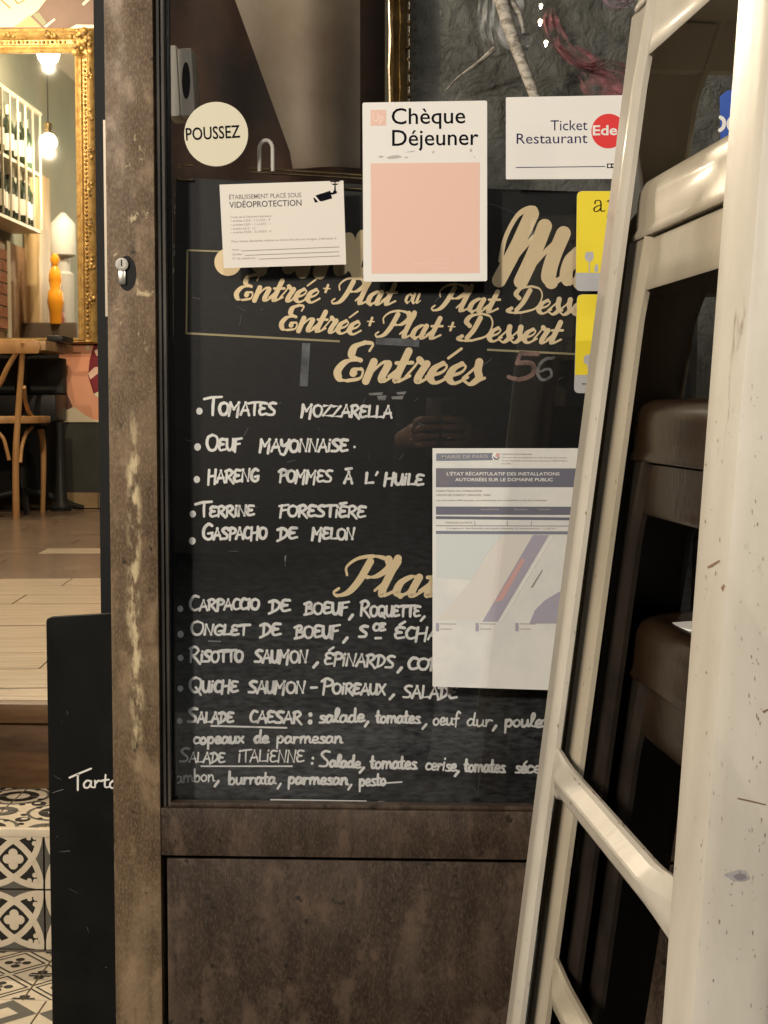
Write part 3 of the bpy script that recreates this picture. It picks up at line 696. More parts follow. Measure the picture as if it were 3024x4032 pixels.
# handwriting, one part per dish line
def dish(items, dots=(), m=M_CHALK, pen=11, Y=YT):
    mb = MB()
    for it in items: write(mb, *it[:6], Y, m, pen=it[6] if len(it) > 6 else pen)
    for (x, y, r) in dots: disc(mb, x, y, r, Y - .0004, m, 10, 1.1)
    put(mb.build('handwritten_line'), board)
dish([('^TOMATES', 812, 1632, 1086, 1636, 49), ('MOZZARELLA', 1186, 1638, 1544, 1645, 46)], [(785, 1619, 13)])
dish([('^OEUF', 812, 1774, 950, 1772, 46), ('MAYONNAiSE', 1022, 1776, 1370, 1778, 47)], [(778, 1760, 14), (1396, 1760, 5)])
dish([('HARENG', 818, 1900, 1020, 1894, 48), ('POMMES', 1098, 1896, 1308, 1899, 46), ('À', 1355, 1902, 1388, 1902, 44), ("L'", 1436, 1904, 1488, 1904, 42), ('HUiLE', 1512, 1905, 1668, 1910, 42)], [(775, 1888, 13)])
dish([('^TERRiNE', 780, 2036, 1002, 2028, 40), ('FORESTiÈRE', 1100, 2032, 1440, 2038, 44)], [(759, 2024, 13)])
dish([('^GASPACHO', 796, 2126, 1052, 2118, 44), ('DE', 1096, 2124, 1172, 2120, 44), ('MELON', 1228, 2122, 1396, 2123, 44)], [(757, 2130, 14)])
dish([('^CARPACCiO', 744, 2404, 1022, 2398, 42), ('DE', 1063, 2410, 1145, 2406, 46), ('BŒUF'.replace('Œ', 'OE'), 1198, 2418, 1372, 2416, 46), (',', 1374, 2424, 1392, 2426, 42, 12), ('^ROQUETTE', 1416, 2424, 1655, 2428, 42), (',', 1655, 2430, 1676, 2432, 40, 10)], [(710, 2397, 12)])
dish([('^ONGLET', 750, 2498, 976, 2502, 40), ('DE', 1028, 2504, 1108, 2501, 48), ('BOEUF', 1160, 2512, 1336, 2509, 48), (',', 1350, 2514, 1372, 2516, 44, 12), ('S', 1412, 2508, 1448, 2508, 44), ('CE', 1468, 2484, 1518, 2482, 28), ('-', 1474, 2522, 1504, 2522, 20), ('ÉCHAL', 1552, 2515, 1770, 2518, 46)], [(711, 2497, 13)])
dish([('^RiSOTTO', 745, 2608, 958, 2604, 44), ('SAUMON', 1002, 2608, 1212, 2608, 48), (',', 1232, 2612, 1256, 2614, 44, 12), ('ÉPiNARDS', 1276, 2616, 1552, 2630, 48), (',', 1564, 2632, 1586, 2634, 44, 12), ('COPEAUX', 1604, 2634, 1900, 2640, 46)], [(711, 2590, 12)])
dish([('^QUiCHE', 745, 2724, 938, 2724, 44), ('SAUMON', 978, 2728, 1202, 2728, 46), ('-', 1220, 2728, 1252, 2728, 44), ('^POiREAUX', 1266, 2730, 1518, 2735, 42), (',', 1532, 2738, 1556, 2740, 42, 11), ('SALADE', 1586, 2746, 1800, 2750, 48)], [(710, 2711, 12)])
dish([('^SALADE', 738, 2844, 920, 2844, 40), ('CAESAR', 982, 2844, 1188, 2848, 46), ('salade', 1256, 2848, 1436, 2842, 52, 10), (',', 1434, 2846, 1454, 2846, 40), ('tomates', 1478, 2846, 1654, 2848, 50, 10), (',', 1660, 2856, 1684, 2856, 40, 10),
      ('oeuf', 1704, 2856, 1808, 2856, 52, 8), ('dur', 1836, 2858, 1936, 2862, 50, 8), (',', 1938, 2862, 1958, 2862, 40), ('poulet', 1984, 2862, 2160, 2864, 52, 10)], [(707, 2839, 12), (1222, 2814, 9), (1221, 2843, 10)])
dish([('copeaux', 760, 2929, 960, 2926, 48, 10.5), ('de', 1000, 2926, 1058, 2926, 48, 10.5), ('parmesan', 1086, 2926, 1348, 2926, 48, 9)])
dish([('^SALADE', 706, 3000, 886, 3003, 40, 8), ('iTALiENNE', 936, 3000, 1198, 3000, 48, 7), ('^Salade', 1256, 3018, 1420, 3024, 46, 10.5), (',', 1414, 3026, 1438, 3028, 46), ('tomates', 1456, 3026, 1640, 3028, 52, 10), ('cerise', 1674, 3030, 1796, 3038, 50, 9), (',', 1790, 3040, 1810, 3042, 44),
      ('tomates', 1826, 3038, 1988, 3042, 52, 10), ('sé', 2028, 3043, 2075, 3044, 50, 10), ('chées', 2075, 3044, 2180, 3044, 50, 10) if False else ('ce', 2072, 3044, 2130, 3044, 50, 10)], [(1232, 2985, 6), (1229, 3006, 6)])
dish([('jambon', 676, 3084, 846, 3076, 50, 7), (',', 842, 3080, 866, 3080, 46), ('burrata', 898, 3090, 1086, 3088, 50, 10), (',', 1090, 3090, 1110, 3090, 44, 9), ('parmesan', 1132, 3086, 1370, 3090, 48, 10.5), (',', 1368, 3094, 1388, 3094, 44, 9), ('pesto', 1412, 3096, 1520, 3094, 50, 9)])
dish([], [(669, 2994, 11)], M_CHALKF)
mb = MB()
rule(829, 2858, 1131, 2866, 7, M_CHALK, YT - .0005); rule(790, 3017, 1152, 3017, 6, M_CHALK, YT - .0005); rule(1505, 3084, 1584, 3079, 6, M_CHALK, YT - .0006)
rule(820, 2524, 870, 2526, 5, M_CHALKF, YT - .0005)
put(mb.build('chalk_underline'), board)
mb = MB(); rule(1064, 3152, 1444, 3158, 12, M_CHALK); rule(1490, 3160, 1515, 3161, 10, M_CHALK); rule(1590, 3162, 1700, 3166, 9, M_CHALK); put(mb.build('chalk_stroke'), board)
dish([('5', 1998, 1490, 2100, 1500, 108, 17)], (), M_CHALKP); dish([('6', 2098, 1495, 2178, 1500, 108, 10)], (), M_CHALKF)
# sticky tape and smears
mb = MB(); quad(mb, [(1190, 1350), (1222, 1352), (1212, 1522), (1180, 1520)], YT - .0002, M_TAPE); put(mb.build('clear_tape'), board); mb = MB(); quad(mb, [(1480, 1330), (1652, 1334), (1650, 1366), (1480, 1356)], YT + .0002, M_TAPE)
put(mb.build('clear_tape'), board)
mb = MB()
for x, y, w, h_ in ((1450, 1548, 60, 8), (1485, 1560, 38, 16), (1540, 1562, 50, 10), (1560, 1545, 40, 8), (1120, 2190, 8, 40)):
    quad(mb, [(x, y), (x + w, y - 4), (x + w - 6, y + h_), (x + 5, y + h_)], YT - .0003, M_CHALKF)
for _ in range(60):
    x = rnd.uniform(720, 2200); y = rnd.uniform(1100, 3120); L_ = rnd.uniform(5, 46); a = rnd.uniform(-1.2, 1.8); r_ = 1.5
    quad(mb, [(x, y), (x + L_ * math.cos(a), y + L_ * math.sin(a)), (x + L_ * math.cos(a) + 1, y + L_ * math.sin(a) + 2.0), (x + 1, y + 2.4)], YT - .0003 - rnd.random() * 1e-4, M_TAPE)
put(mb.build('chalk_smear'), board)

# ================================================================== STICKERS ON THE GLASS
YK = YG - .0006
YP = YK - .00025
def sticker(name, label, pts, m, cat='sticker', rad=0, Y=YK, cen=None):
    t = thing(name, label, cat, tuple(P(sum(p[0] for p in pts) / len(pts), max(p[1] for p in pts), Y)))
    put(sheet(pts, Y, m, .0005, rad).build('sheet'), t); return t
# round push sign
t = sticker('push_sticker', 'round cream sticker reading POUSSEZ on the upper left of the glass', [(851 + 126 * math.cos(a), 528 + 127 * math.sin(a)) for a in [k * 2 * math.pi / 40 for k in range(40)]], mat('cream_sticker', (.66, .62, .48), .45))
mb = MB(); ftext(mb, 'POUSSEZ', 733, 553, 946, 541, 47, YP, M_INK, offset=.012); put(mb.build('lettering'), t)
# video surveillance card
cq = [(864, 727), (1352, 711), (1363, 1041), (881, 1056)]
t = sticker('surveillance_notice', 'small cream card about video protection with black camera symbol', cq, M_PAPER2, 'notice')
def cp(u, v):  # card fraction to pixel
    a = Vector(cq[0]).lerp(Vector(cq[1]), u); b = Vector(cq[3]).lerp(Vector(cq[2]), u); q = a.lerp(b, v); return q.x, q.y
mb = MB()
def ct(text, u0, v0, u1, cap, m, off=0):
    a = cp(u0, v0); b = cp(u1, v0); ftext(mb, text, a[0], a[1], b[0], b[1], cap, YP, m, offset=off)
M_MIDINK = mat('ink_mid', (.20, .17, .17), .6); M_DKINK = mat('ink_dark', (.035, .03, .04), .5)
ct('ÉTABLISSEMENT PLACÉ SOUS', .072, .180, .655, 17, M_MIDINK, .004); ct('VIDÉOPROTECTION', .070, .282, .655, 23, M_DKINK, .004)
ct('Code de la Sécurité intérieure :', .075, .405, .42, 8, M_GREYINK); ct('• articles L223 - 1 à L223 - 9', .075, .45, .395, 8, M_GREYINK); ct('• articles L251 - 1 à L255 - 1', .075, .497, .395, 8, M_GREYINK)
ct('• articles L613 - 13', .075, .545, .27, 8, M_GREYINK); ct('• articles R252 - 3 à R253 - 4', .075, .588, .40, 8, M_GREYINK)
ct("Pour toute demande relative au droit d'accès aux images, s'adresser à :", .075, .695, .94, 8, M_GREYINK)
ct('Nom :', .075, .795, .145, 8, M_GREYINK); ct('Qualité :', .075, .85, .165, 8, M_GREYINK); ct('N° de téléphone :', .075, .90, .275, 8, M_GREYINK)
def crule(u0, v0, u1, v1):
    a, b = cp(u0, v0), cp(u1, v1); quad(mb, [a, b, (b[0], b[1] + 3), (a[0], a[1] + 3)], YP, M_GREYINK)
crule(.15, .795, .95, .785); crule(.18, .85, .945, .842); crule(.29, .90, .95, .892)
put(mb.build('lettering'), t)
mb = MB()
def sym(pts, m=M_INK, dy=0): quad(mb, [(840 + x * .3376, 680 + y * .3376) for x, y in pts], YP - dy, m)
sym([(1190, 265), (1362, 210), (1385, 300), (1262, 335), (1240, 330)]); sym([(1165, 293), (1178, 290), (1222, 340), (1185, 350)])
sym([(1362, 228), (1412, 235), (1412, 250), (1372, 256)], dy=.0001); sym([(1408, 200), (1440, 218), (1440, 240), (1410, 248), (1390, 235)], dy=.0002)
sym([(1414, 140), (1424, 140), (1428, 215), (1408, 215)], dy=.0003); sym([(1372, 128), (1464, 128), (1440, 140), (1400, 144)], dy=.0004); sym([(1362, 98), (1476, 92), (1470, 104), (1366, 110)], dy=.0004); sym([(1412, 105), (1426, 105), (1424, 130), (1414, 130)], dy=.0002)
put(mb.build('camera_symbol'), t)
# meal voucher sticker, pink
t = sticker('voucher_sticker', 'tall white sticker with faded pink square reading Chèque Déjeuner', [(1427, 404), (1918, 396), (1918, 1107), (1431, 1109)], M_PAPER, rad=8)
mb = MB(); quad(mb, [(1459, 643), (1889, 639), (1888, 1075), (1463, 1077)], YP, M_PINK); put(mb.build('pink_field'), t)
mb = MB(); ftext(mb, 'Chèque', 1542, 489, 1832, 485, 60, YP, M_INK, offset=.006); ftext(mb, 'Déjeuner', 1544, 574, 1884, 570, 60, YP, M_INK, offset=.006); put(mb.build('lettering'), t)
mb = MB(); quad(mb, [(1459, 433), (1520, 432), (1520, 494), (1459, 495)], YP, M_PINK); ftext(mb, 'Up', 1468, 478, 1510, 478, 30, YP - .0002, M_PINKW, offset=.02); put(mb.build('logo'), t)
mb = MB(); ftext(mb, 'Toutes les infos', 1712, 1020, 1768, 1020, 7, YP - .0002, M_PINKW); ftext(mb, 'Tous commerces, vérif.', 1625, 1041, 1770, 1041, 8, YP - .0002, M_PINKW); ftext(mb, 'non remboursable', 1680, 1060, 1768, 1059, 8, YP - .0002, M_PINKW); put(mb.build('small_print'), t)
mb = MB(); sp_ = [(1490, 614), (1503, 608), (1512, 616), (1500, 620)]
for q in ([(1487, 617), (1500, 612), (1513, 617), (1500, 622)], [(1520, 620), (1545, 612), (1566, 610), (1586, 618), (1560, 624), (1530, 626)], [(1590, 620), (1600, 616), (1609, 620), (1600, 624)],
          [(1590, 600), (1625, 594), (1636, 592), (1626, 599)], [(1850, 586), (1858, 586), (1858, 598), (1850, 598)], [(1700, 598), (1712, 592), (1706, 606)], [(1864, 610), (1872, 622), (1868, 622)]):
    quad(mb, q, YP, M_FAINT)
put(mb.build('scuff'), t)
# restaurant ticket sticker
t = sticker('ticket_sticker', 'white landscape sticker reading Ticket Restaurant with red disc', [(1992, 383), (2486, 374), (2486, 704), (1992, 706)], M_PAPER, rad=5)
mb = MB(); ftext(mb, 'Ticket', 2168, 514, 2313, 512, 39, YP, M_NAVY, offset=-.002); ftext(mb, 'Restaurant', 2034, 566, 2313, 563, 39, YP, M_NAVY, offset=-.002)
quad(mb, [(2031, 658), (2383, 654), (2383, 657), (2031, 661)], YP, M_NAVY); put(mb.build('lettering'), t)
mb = MB(); disc(mb, 2396, 516, 66, YP, M_RED, 40); ftext(mb, 'Edenred', 2334, 532, 2530, 530, 36, YP - .0002, M_PAPER, offset=.02) if False else ftext(mb, 'Eden', 2334, 532, 2462, 530, 36, YP - .0002, M_PAPER, offset=.022); put(mb.build('red_disc'), t)
mb = MB(); quad(mb, [(2390, 644), (2450, 643), (2450, 661), (2390, 662)], YP, M_INK); disc(mb, 2400, 653, 6, YP - .0002, M_PAPER); disc(mb, 2414, 652, 4, YP - .0002, M_PAPER); disc(mb, 2424, 652, 4, YP - .0002, M_PAPER); put(mb.build('logo'), t)
# two yellow stickers
def yellow(lab, y0, ym, y1, xl, tilt, letter):
    t = sticker('yellow_sticker', lab, [(xl + tilt, y0), (2478 - (xl > 2262) * 0, y0), (2470, y1), (xl, y1)], M_GREYP, rad=22); t['group'] = 'yellow stickers behind the top stool leg'
    pts = [(xl + tilt, y0), (2478, y0), (2474, ym), (xl + tilt * .3, ym)]
    mb = MB(); q = [(xl + tilt + 22, y0 + .5), (2456, y0 + .5), (2470, y0 + 4), (2477, y0 + 22), (2474, ym), (xl + tilt * .3, ym), (xl + tilt, y0 + 22), (xl + tilt + 5, y0 + 6)]
    quad(mb, q, YP + .0001, M_YEL); put(mb.build('yellow_field'), t); return t
t = yellow('yellow and grey sticker with letters ap and a glass outline', 752, 1074, 1146, 2266, 6, True)
mb = MB()
def ws(pts, w=3.2, m=M_INK):
    A = P(2230, 720, YP); pm = (YP - CAMY) / F_PX
    ribbon(mb, [Vector((x * .398 * pm, -y * .398 * pm)) for x, y in [(v.x, v.y) for v in bez([(a, b, 0) for a, b in pts], 5)]], lambda t_, f: w * pm * (.7 + .5 * abs(t_.y)), A, Vector((1, 0, 0)), Vector((0, 0, 1)), .0002, m)
ws([(278, 200), (285, 175), (318, 170), (335, 190), (337, 262), (350, 275), (375, 270)], 4.4); ws([(336, 218), (300, 226), (270, 248), (278, 276), (310, 272), (336, 245)], 4.4)
ws([(398, 180), (418, 182), (418, 320)], 4.4); ws([(395, 322), (440, 324)], 4); ws([(418, 200), (445, 176), (475, 200), (470, 250), (440, 265), (420, 250)], 4.4)
put(mb.build('lettering'), t)
mb = MB()
gp = lambda pts: quad(mb, [(2230 + x * .398, 720 + y * .398) for x, y in pts], YP, M_GREYP)
gp([(195, 682), (262, 682), (274, 735), (255, 770), (234, 782), (234, 885), (222, 885), (222, 782), (198, 770), (180, 735)]); gp([(278, 880), (278, 830), (296, 800), (312, 810), (318, 880)])
put(mb.build('glass_drawing'), t)
t = yellow('lower yellow and grey sticker tucked below the ap sticker', 1159, 1476, 1548, 2260, 12, False)
mb = MB(); gp([(200, 1700), (260, 1695), (300, 1760), (280, 1850), (215, 1870), (205, 1800), (170, 1775), (175, 1720)]); put(mb.build('grey_drawing'), t)
mb = MB(); ftext(mb, 'www', 2290, 1515, 2330, 1515, 9, YP, M_INK, offset=.02); put(mb.build('lettering'), t)

# official notice
nq = [(1703, 1765), (2318, 1765), (2318, 2722), (1703, 2703)]
t = sticker('official_notice', 'tall white town hall notice with dark title band and street map', nq, mat('notice_paper', (.74, .735, .70), .55, col2=(.66, .67, .66), scale=16, lo=.42, hi=.62), 'notice')
M_NB = mat('notice_band', (.15, .155, .20), .5, col2=(.26, .22, .20), scale=5, lo=.5, hi=.7); M_NB2 = mat('notice_band_grey', (.20, .22, .27), .5); M_NR = mat('notice_road', (.38, .36, .44), .6); M_NRR = mat('notice_red', (.60, .36, .35), .6)
M_NG = mat('notice_green', (.62, .66, .65), .6); M_NT = mat('notice_tan', (.68, .65, .61), .6)
mb = MB(); n8 = lambda pts, m, dy=0: quad(mb, [(1650 + x * .4748, 1700 + y * .4748) for x, y in pts], YP - dy, m)
n8([(142, 180), (610, 176), (610, 236), (142, 242)], M_NB2); n8([(140, 302), (1400, 304), (1400, 460), (140, 460)], M_NB); n8([(140, 620), (1400, 622), (1400, 690), (140, 688)], M_NB); n8([(140, 700), (1400, 712), (1400, 736), (140, 724)], M_NB)
n8([(140, 776), (1400, 779), (1400, 785), (140, 782)], M_NB2); n8([(140, 822), (1400, 826), (1400, 852), (140, 848)], M_NB2)
for x in (460, 730, 930): n8([(x, 738), (x + 4, 738), (x + 4, 776), (x, 776)], M_NB2, .0001)
put(mb.build('title_band'), t)
mb = MB(); n8([(140, 852), (690, 852), (540, 1050), (440, 1230), (140, 1210)], M_NG); n8([(690, 852), (940, 855), (640, 1560), (150, 1560), (420, 1250)], M_NT, -.0001)
n8([(945, 856), (1075, 856), (650, 1575), (525, 1575)], M_NR, .0001); n8([(850, 1050), (880, 1060), (690, 1400), (630, 1410)], M_NRR, .0002); n8([(1155, 1330), (1400, 1250), (1400, 1590), (915, 1590), (960, 1480), (1040, 1400)], M_NR, .0001)
n8([(925, 1290), (1018, 1145), (1026, 1150), (940, 1295)], M_GREYINK, .0001); n8([(1100, 870), (1112, 870), (690, 1560), (676, 1560)], M_PAPER, .0001)
for x in (140, 468, 798):
    n8([(x, 1585), (x + 26, 1585), (x + 26, 1655), (x, 1655)], M_NR, .0001); n8([(x + 36, 1590), (x + 170, 1592), (x + 170, 1598), (x + 36, 1596)], M_GREYINK); n8([(x + 36, 1632), (x + 130, 1634), (x + 130, 1640), (x + 36, 1638)], M_GREYINK)
put(mb.build('street_map'), t)
mb = MB()
def nt8(text, x0, y0, x1, y1, cap, m, off=0): ftext(mb, text, 1650 + x0 * .4748, 1700 + y0 * .4748, 1650 + x1 * .4748, 1700 + y1 * .4748, cap * .4748, YP - .0003, m, offset=off)
nt8('MAIRIE DE PARIS', 190, 222, 570, 216, 26, M_FAINT, .01); nt8("L'ÉTAT RÉCAPITULATIF DES INSTALLATIONS", 230, 362, 1165, 362, 26, M_PAPER, .012); nt8('AUTORISÉES SUR LE DOMAINE PUBLIC', 300, 410, 1110, 410, 26, M_PAPER, .012)
nt8('DIRECTION DE L\'URBANISME', 690, 192, 935, 192, 11, M_GREYINK); nt8('Service de la publicité et des droits de voirie', 690, 218, 1220, 220, 11, M_GREYINK); nt8('6 promenade Claude Lévi-Strauss 75639 Paris', 690, 244, 1230, 246, 11, M_GREYINK); nt8('Tel. 3975', 685, 270, 760, 270, 11, M_GREYINK)
nt8('DIRECTION DE L\'URBANISME', 145, 498, 520, 498, 15, M_GREYINK); nt8('DROITS DE VOIRIE ET TERRASSES, 75004', 145, 532, 590, 532, 15, M_GREYINK); nt8('Les autorisations délivrées pour cet établissement sont consultables au dos de ce document', 145, 574, 1060, 574, 13, M_GREYINK)
nt8('Installations', 515, 650, 662, 650, 14, M_FAINT); nt8('Dimensions', 790, 650, 900, 650, 14, M_FAINT); nt8('Caractère', 985, 650, 1090, 650, 14, M_FAINT); nt8('TERRASSE OUVERTE', 215, 760, 440, 760, 14, M_GREYINK)
nt8('Longueur de façade occupée devant le commerce : 1,20 m', 230, 806, 1130, 808, 13, M_GREYINK)
put(mb.build('lettering'), t)
mb = MB(); disc(mb, 1650 + 640 * .4748, 1700 + 203 * .4748, 17, YP - .0002, M_PAPER, 20); n8([(640, 176), (672, 180), (660, 215), (632, 205)], M_NRR, .0004); n8([(610, 200), (640, 225), (672, 205), (650, 232), (625, 230)], M_NAVY, .0004); put(mb.build('emblem'), t)

# blue card on the glass seen through the top stool
t = sticker('blue_sticker', 'blue sticker with white letters seen through the top stool frame', [(2866, 355), (2960, 352), (2960, 620), (2838, 620), (2834, 380)][::1], M_BLUE, rad=0)
mb = MB(); ftext(mb, 'DOC', 2800, 518, 2985, 518, 58, YP, M_PAPER, offset=.03) if False else [ribbon(mb, [Vector((x * .0003, -y * .0003)) for x, y in [(v.x, v.y) for v in bez([(a_, b_, 0) for a_, b_ in pl], 5)]], lambda t_, f: .0046, P(2835, 460, YP), Vector((1, 0, 0)), Vector((0, 0, 1)), .0002, M_PAPER) for pl in ([(2, 2), (14, 12), (17, 28), (12, 44), (0, 54)], [(78, 4), (52, 2), (36, 18), (36, 40), (54, 56), (80, 52)])]; put(mb.build('lettering'), t)

# ================================================================== BEHIND THE GLASS (upper part)
# curtain, gilded edge, plaster pier, wedge standing in for a reflection, branch, pink net, plastic box
def folds(x0, x1, y, z0, z1, amp, n, m, name, top=None):
    mb = MB(); k = n * 8; rings = []
    for j in range(13):
        zz = z0 + (z1 - z0) * j / 12
        rings.append([Vector((x0 + (x1 - x0) * i / k, y + amp * math.sin(i / 8 * 2 * math.pi + .5 * math.sin(zz * 2)) * (1.0 - .2 * j / 12), zz)) for i in range(k + 1)])
    full = [r + [q + Vector((0, .004, 0)) for q in reversed(r)] for r in rings]
    mb.loft(full, m); return mb.build(name, smooth=60)
cx0 = P(676, 700, .66).x; cx1 = P(1520, 700, .66).x
cur = folds(cx0, cx1 - .002, .66, WOOD_Z + .002, 2.6, .008, 3, M_CURTAIN, 'brown_curtain'); tag(cur, 'dark brown curtain hanging inside behind the upper door glass', 'curtain')
# taupe sheet standing in for a reflection: straight right side, slanting left side
mb = MB(); rings = []
for j in range(15):
    f = j / 14; yy = -300 + f * 960
    xl = 925 + (yy - 0) * .36 if yy < 640 else 1150; rings.append([P(xl + (1418 - xl) * i / 24, yy, .52) + Vector((0, .010 * math.sin(i * .22 + f * 1.5), 0)) for i in range(25)])
full = [r + [q + Vector((0, .004, 0)) for q in reversed(r)] for r in rings]
mb.loft(full, M_WEDGE); o = mb.build('reflection_wedge', smooth=60); tag(o, 'pale taupe slanting sheet standing in for a reflection behind the glass', 'reflection_shape')
mb = MB(); x0, x1 = P(1610, 300, .70).x, P(3150, 300, .70).x
mb.box((x0, .70, WOOD_Z), (x1, .86, 2.9), M_PLASTER); pier = mb.build('plaster_pier', bevel=.004); tag(pier, 'rough dark grey plaster pier behind the upper right door glass', 'pier')
mb = MB(); x0 = P(1528, 300, .665).x; x1 = P(1602, 300, .665).x; prof = [(0, .02), (.1, .0), (.28, -.004), (.36, .006), (.62, -.002), (.8, .004), (1, .02)]
rings = []
for j in range(40):
    zz = .9 + j * .035
    rings.append([Vector((x0 + (x1 - x0) * a + .0012 * math.sin(j * 2.1 + a * 9), .672 + d, zz)) for a, d in prof] + [Vector((x1, .695, zz)), Vector((x0, .695, zz))])
mb.loft(rings, M_GILT); o = mb.build('gilded_moulding', smooth=35)
for j in range(46): 
    pass
rz = thing('gilded_panel_edge', 'narrow gilded moulding with beaded edge beside the plaster pier', 'moulding', (x0, .68, .9)); put(o, rz)
mb = MB()
for j in range(70):
    c = Vector((x1 + .002 + random.uniform(-.001, .002), .678, .92 + j * .0195)); mb.lathe(c, [(.001, -.004), (random.uniform(.003, .005), 0), (.001, .004)], M_GILTD, 6)
put(mb.build('beaded_edge', smooth=60), rz)
# branch hung with pink net and a scrap of plastic film
mb = MB(); pts = [P(1900, -420, .46), P(1945, -120, .46), P(1990, 60, .46), P(2045, 220, .455), P(2125, 430, .45)]
mb.tube(bez(pts, 6), [.0125 - .0002 * i for i in range(25)], M_BARK, 10); br = thing('hanging_branch', 'pale speckled branch hanging diagonally behind the glass', 'branch', tuple(pts[0]))
put(mb.build('branch_stem', smooth=60), br)
mb = MB(); pts = [P(1905, -300, .47), P(1975, -60, .47), P(2035, 40, .47), P(2050, 70, .47), P(2062, 130, .475)]; mb.tube(bez(pts, 5), [.006 - .00016 * i for i in range(21)], M_BARK, 8); put(mb.build('twig', smooth=60), br)
mb = MB(); pts = [P(1950, 190, .60), P(1880, 250, .62), P(1810, 300, .64), P(1755, 355, .66)]; mb.tube(bez(pts, 5), [.004, .004, .0038, .0035, .003, .003, .0028, .0025, .0022, .002, .0018, .0016, .0014, .0012, .001, .001], M_BARK, 6); put(mb.build('twig', smooth=60), br)
def wisp(name, ctr, wds, m, Y, n=9):
    mb = MB(); cs = bez([P(x, y, Y) for x, y in ctr], 8); k = len(cs); rings = []
    for i, c in enumerate(cs):
        w = wds[0] + (wds[1] - wds[0]) * math.sin(math.pi * i / (k - 1)); t_ = (cs[min(i + 1, k - 1)] - cs[max(i - 1, 0)]).normalized(); nn = Vector((-t_.z, 0, t_.x))
        rings.append([c + nn * w * (a / (n - 1) - .5) + Vector((0, .006 * math.sin(a * 1.9 + i * .35), 0)) for a in range(n)])
    full = [r + [q + Vector((0, .001, 0)) for q in reversed(r)] for r in rings]
    mb.loft(full, m); return mb.build(name, smooth=60)
def veil(name, col, dens, sc):
    m = bpy.data.materials.new(name); m.use_nodes = True; nt = m.node_tree; b = nt.nodes['Principled BSDF']; b.inputs['Base Color'].default_value = (*col, 1); b.inputs['Roughness'].default_value = .8
    n = nt.nodes.new('ShaderNodeTexNoise'); n.inputs['Scale'].default_value = sc; n.inputs['Detail'].default_value = 6
    tc = nt.nodes.new('ShaderNodeTexCoord'); nt.links.new(tc.outputs['Object'], n.inputs['Vector'])
    r = nt.nodes.new('ShaderNodeMapRange'); r.inputs[1].default_value = .40; r.inputs[2].default_value = .68; r.inputs[3].default_value = 0; r.inputs[4].default_value = dens
    nt.links.new(n.outputs[0], r.inputs[0]); nt.links.new(r.outputs[0], b.inputs['Alpha']); return m
V1 = veil('pink_veil', (.42, .17, .19), .85, 34); V2 = veil('film_veil', (.55, .56, .56), .45, 22); V3 = veil('mauve_veil', (.50, .36, .45), .8, 40)
net = thing('pink_net', 'wisps of dusty pink net trailing down to the right behind glass', 'netting', tuple(P(2150, 60, .5)))
put(wisp('net_wisp', [(2165, 30), (2170, 90), (2230, 190), (2330, 250), (2500, 320)], (.012, .03), V1, .50), net)
put(wisp('net_wisp', [(2200, 180), (2300, 260), (2420, 245), (2500, 300)], (.004, .012), V1, .495), net)
put(wisp('net_wisp', [(2280, 290), (2340, 330), (2420, 350), (2500, 420)], (.01, .05), V1, .505), net)
put(wisp('net_wisp', [(2370, -20), (2430, 15), (2520, -10)], (.006, .02), V3, .49), net)
flm = thing('plastic_film', 'crumpled clear plastic film hanging along the branch', 'plastic film', tuple(P(1960, 150, .47)))
put(wisp('film_sheet', [(1925, -200), (1920, 0), (1918, 130), (1960, 215)], (.005, .03), V2, .49), flm)
put(wisp('film_sheet', [(1985, -200), (2000, 0), (2010, 130), (2090, 170)], (.02, .05), V2, .475), flm)
# grey plastic box on the inner jamb
mb = MB(); a = P(650, 455, .15)
Mx = Matrix.Translation(P(662, 460, .14)) @ Matrix.Rotation(R(-3), 4, 'Y')
mb.box((0, 0, 0), (.016, .05, .092), M_BOX, Mx); mb.box((.0165, .0, 0), (.036, .05, .087), M_BOX, Mx); o = mb.build('door_contact_box', bevel=.003)
tbx = thing('door_contact', 'small grey plastic contact box fixed inside at upper left of the glass', 'contact box', tuple(P(662, 460, .14))); put(o, tbx)
mb = MB(); c = Mx @ Vector((.0265, -.001, .045))
mb.slab([c + Vector((.0055 * math.cos(k * math.pi / 8), 0, .024 * math.sin(k * math.pi / 8))) for k in range(16)][::-1], c.y, c.y + .0015, M_BLACK); put(mb.build('slot'), tbx)

# ================================================================== A-BOARD, LEFT
t = thing('pavement_board', 'plain black chalkboard standing behind the door stile with one chalk word', 'chalkboard', tuple(P(300, 4100, .10)))
YA = .075
mb = MB(); q = [(181, 2450), (184, 2437), (200, 2431), (640, 2405), (640, 4180), (208, 4180)]
pts = [P(x, y, YA) for x, y in q]
for p_ in pts:
    if p_.z < FLOOR_T + .05: p_.z = FLOOR_T + .002
mb.slab(pts[::-1], YA, YA + .014, M_BLACK2); put(mb.build('board_panel', bevel=.0015), t)
mb = MB(); write(mb, 'arta', 326, 3103, 470, 3103, 56, YA - .0006, M_WHITE, pen=7.5)
def arm(p, m_): 
    A = P(274, 3060, YA - .0006); pm = (YA - CAMY) / F_PX; ribbon(mb, [Vector(((x - 274) * pm, -(y - 3060) * pm)) for x, y in p], lambda a, b: 8 * pm, A, Vector((1, 0, 0)), Vector((0, 0, 1)), .0004, m_)
arm([(274, 3062), (300, 3050), (362, 3024)], M_WHITE); arm([(308, 3048), (307, 3112)], M_WHITE)
put(mb.build('handwritten_word'), t)
mb = MB(); rnd = random.Random(9)
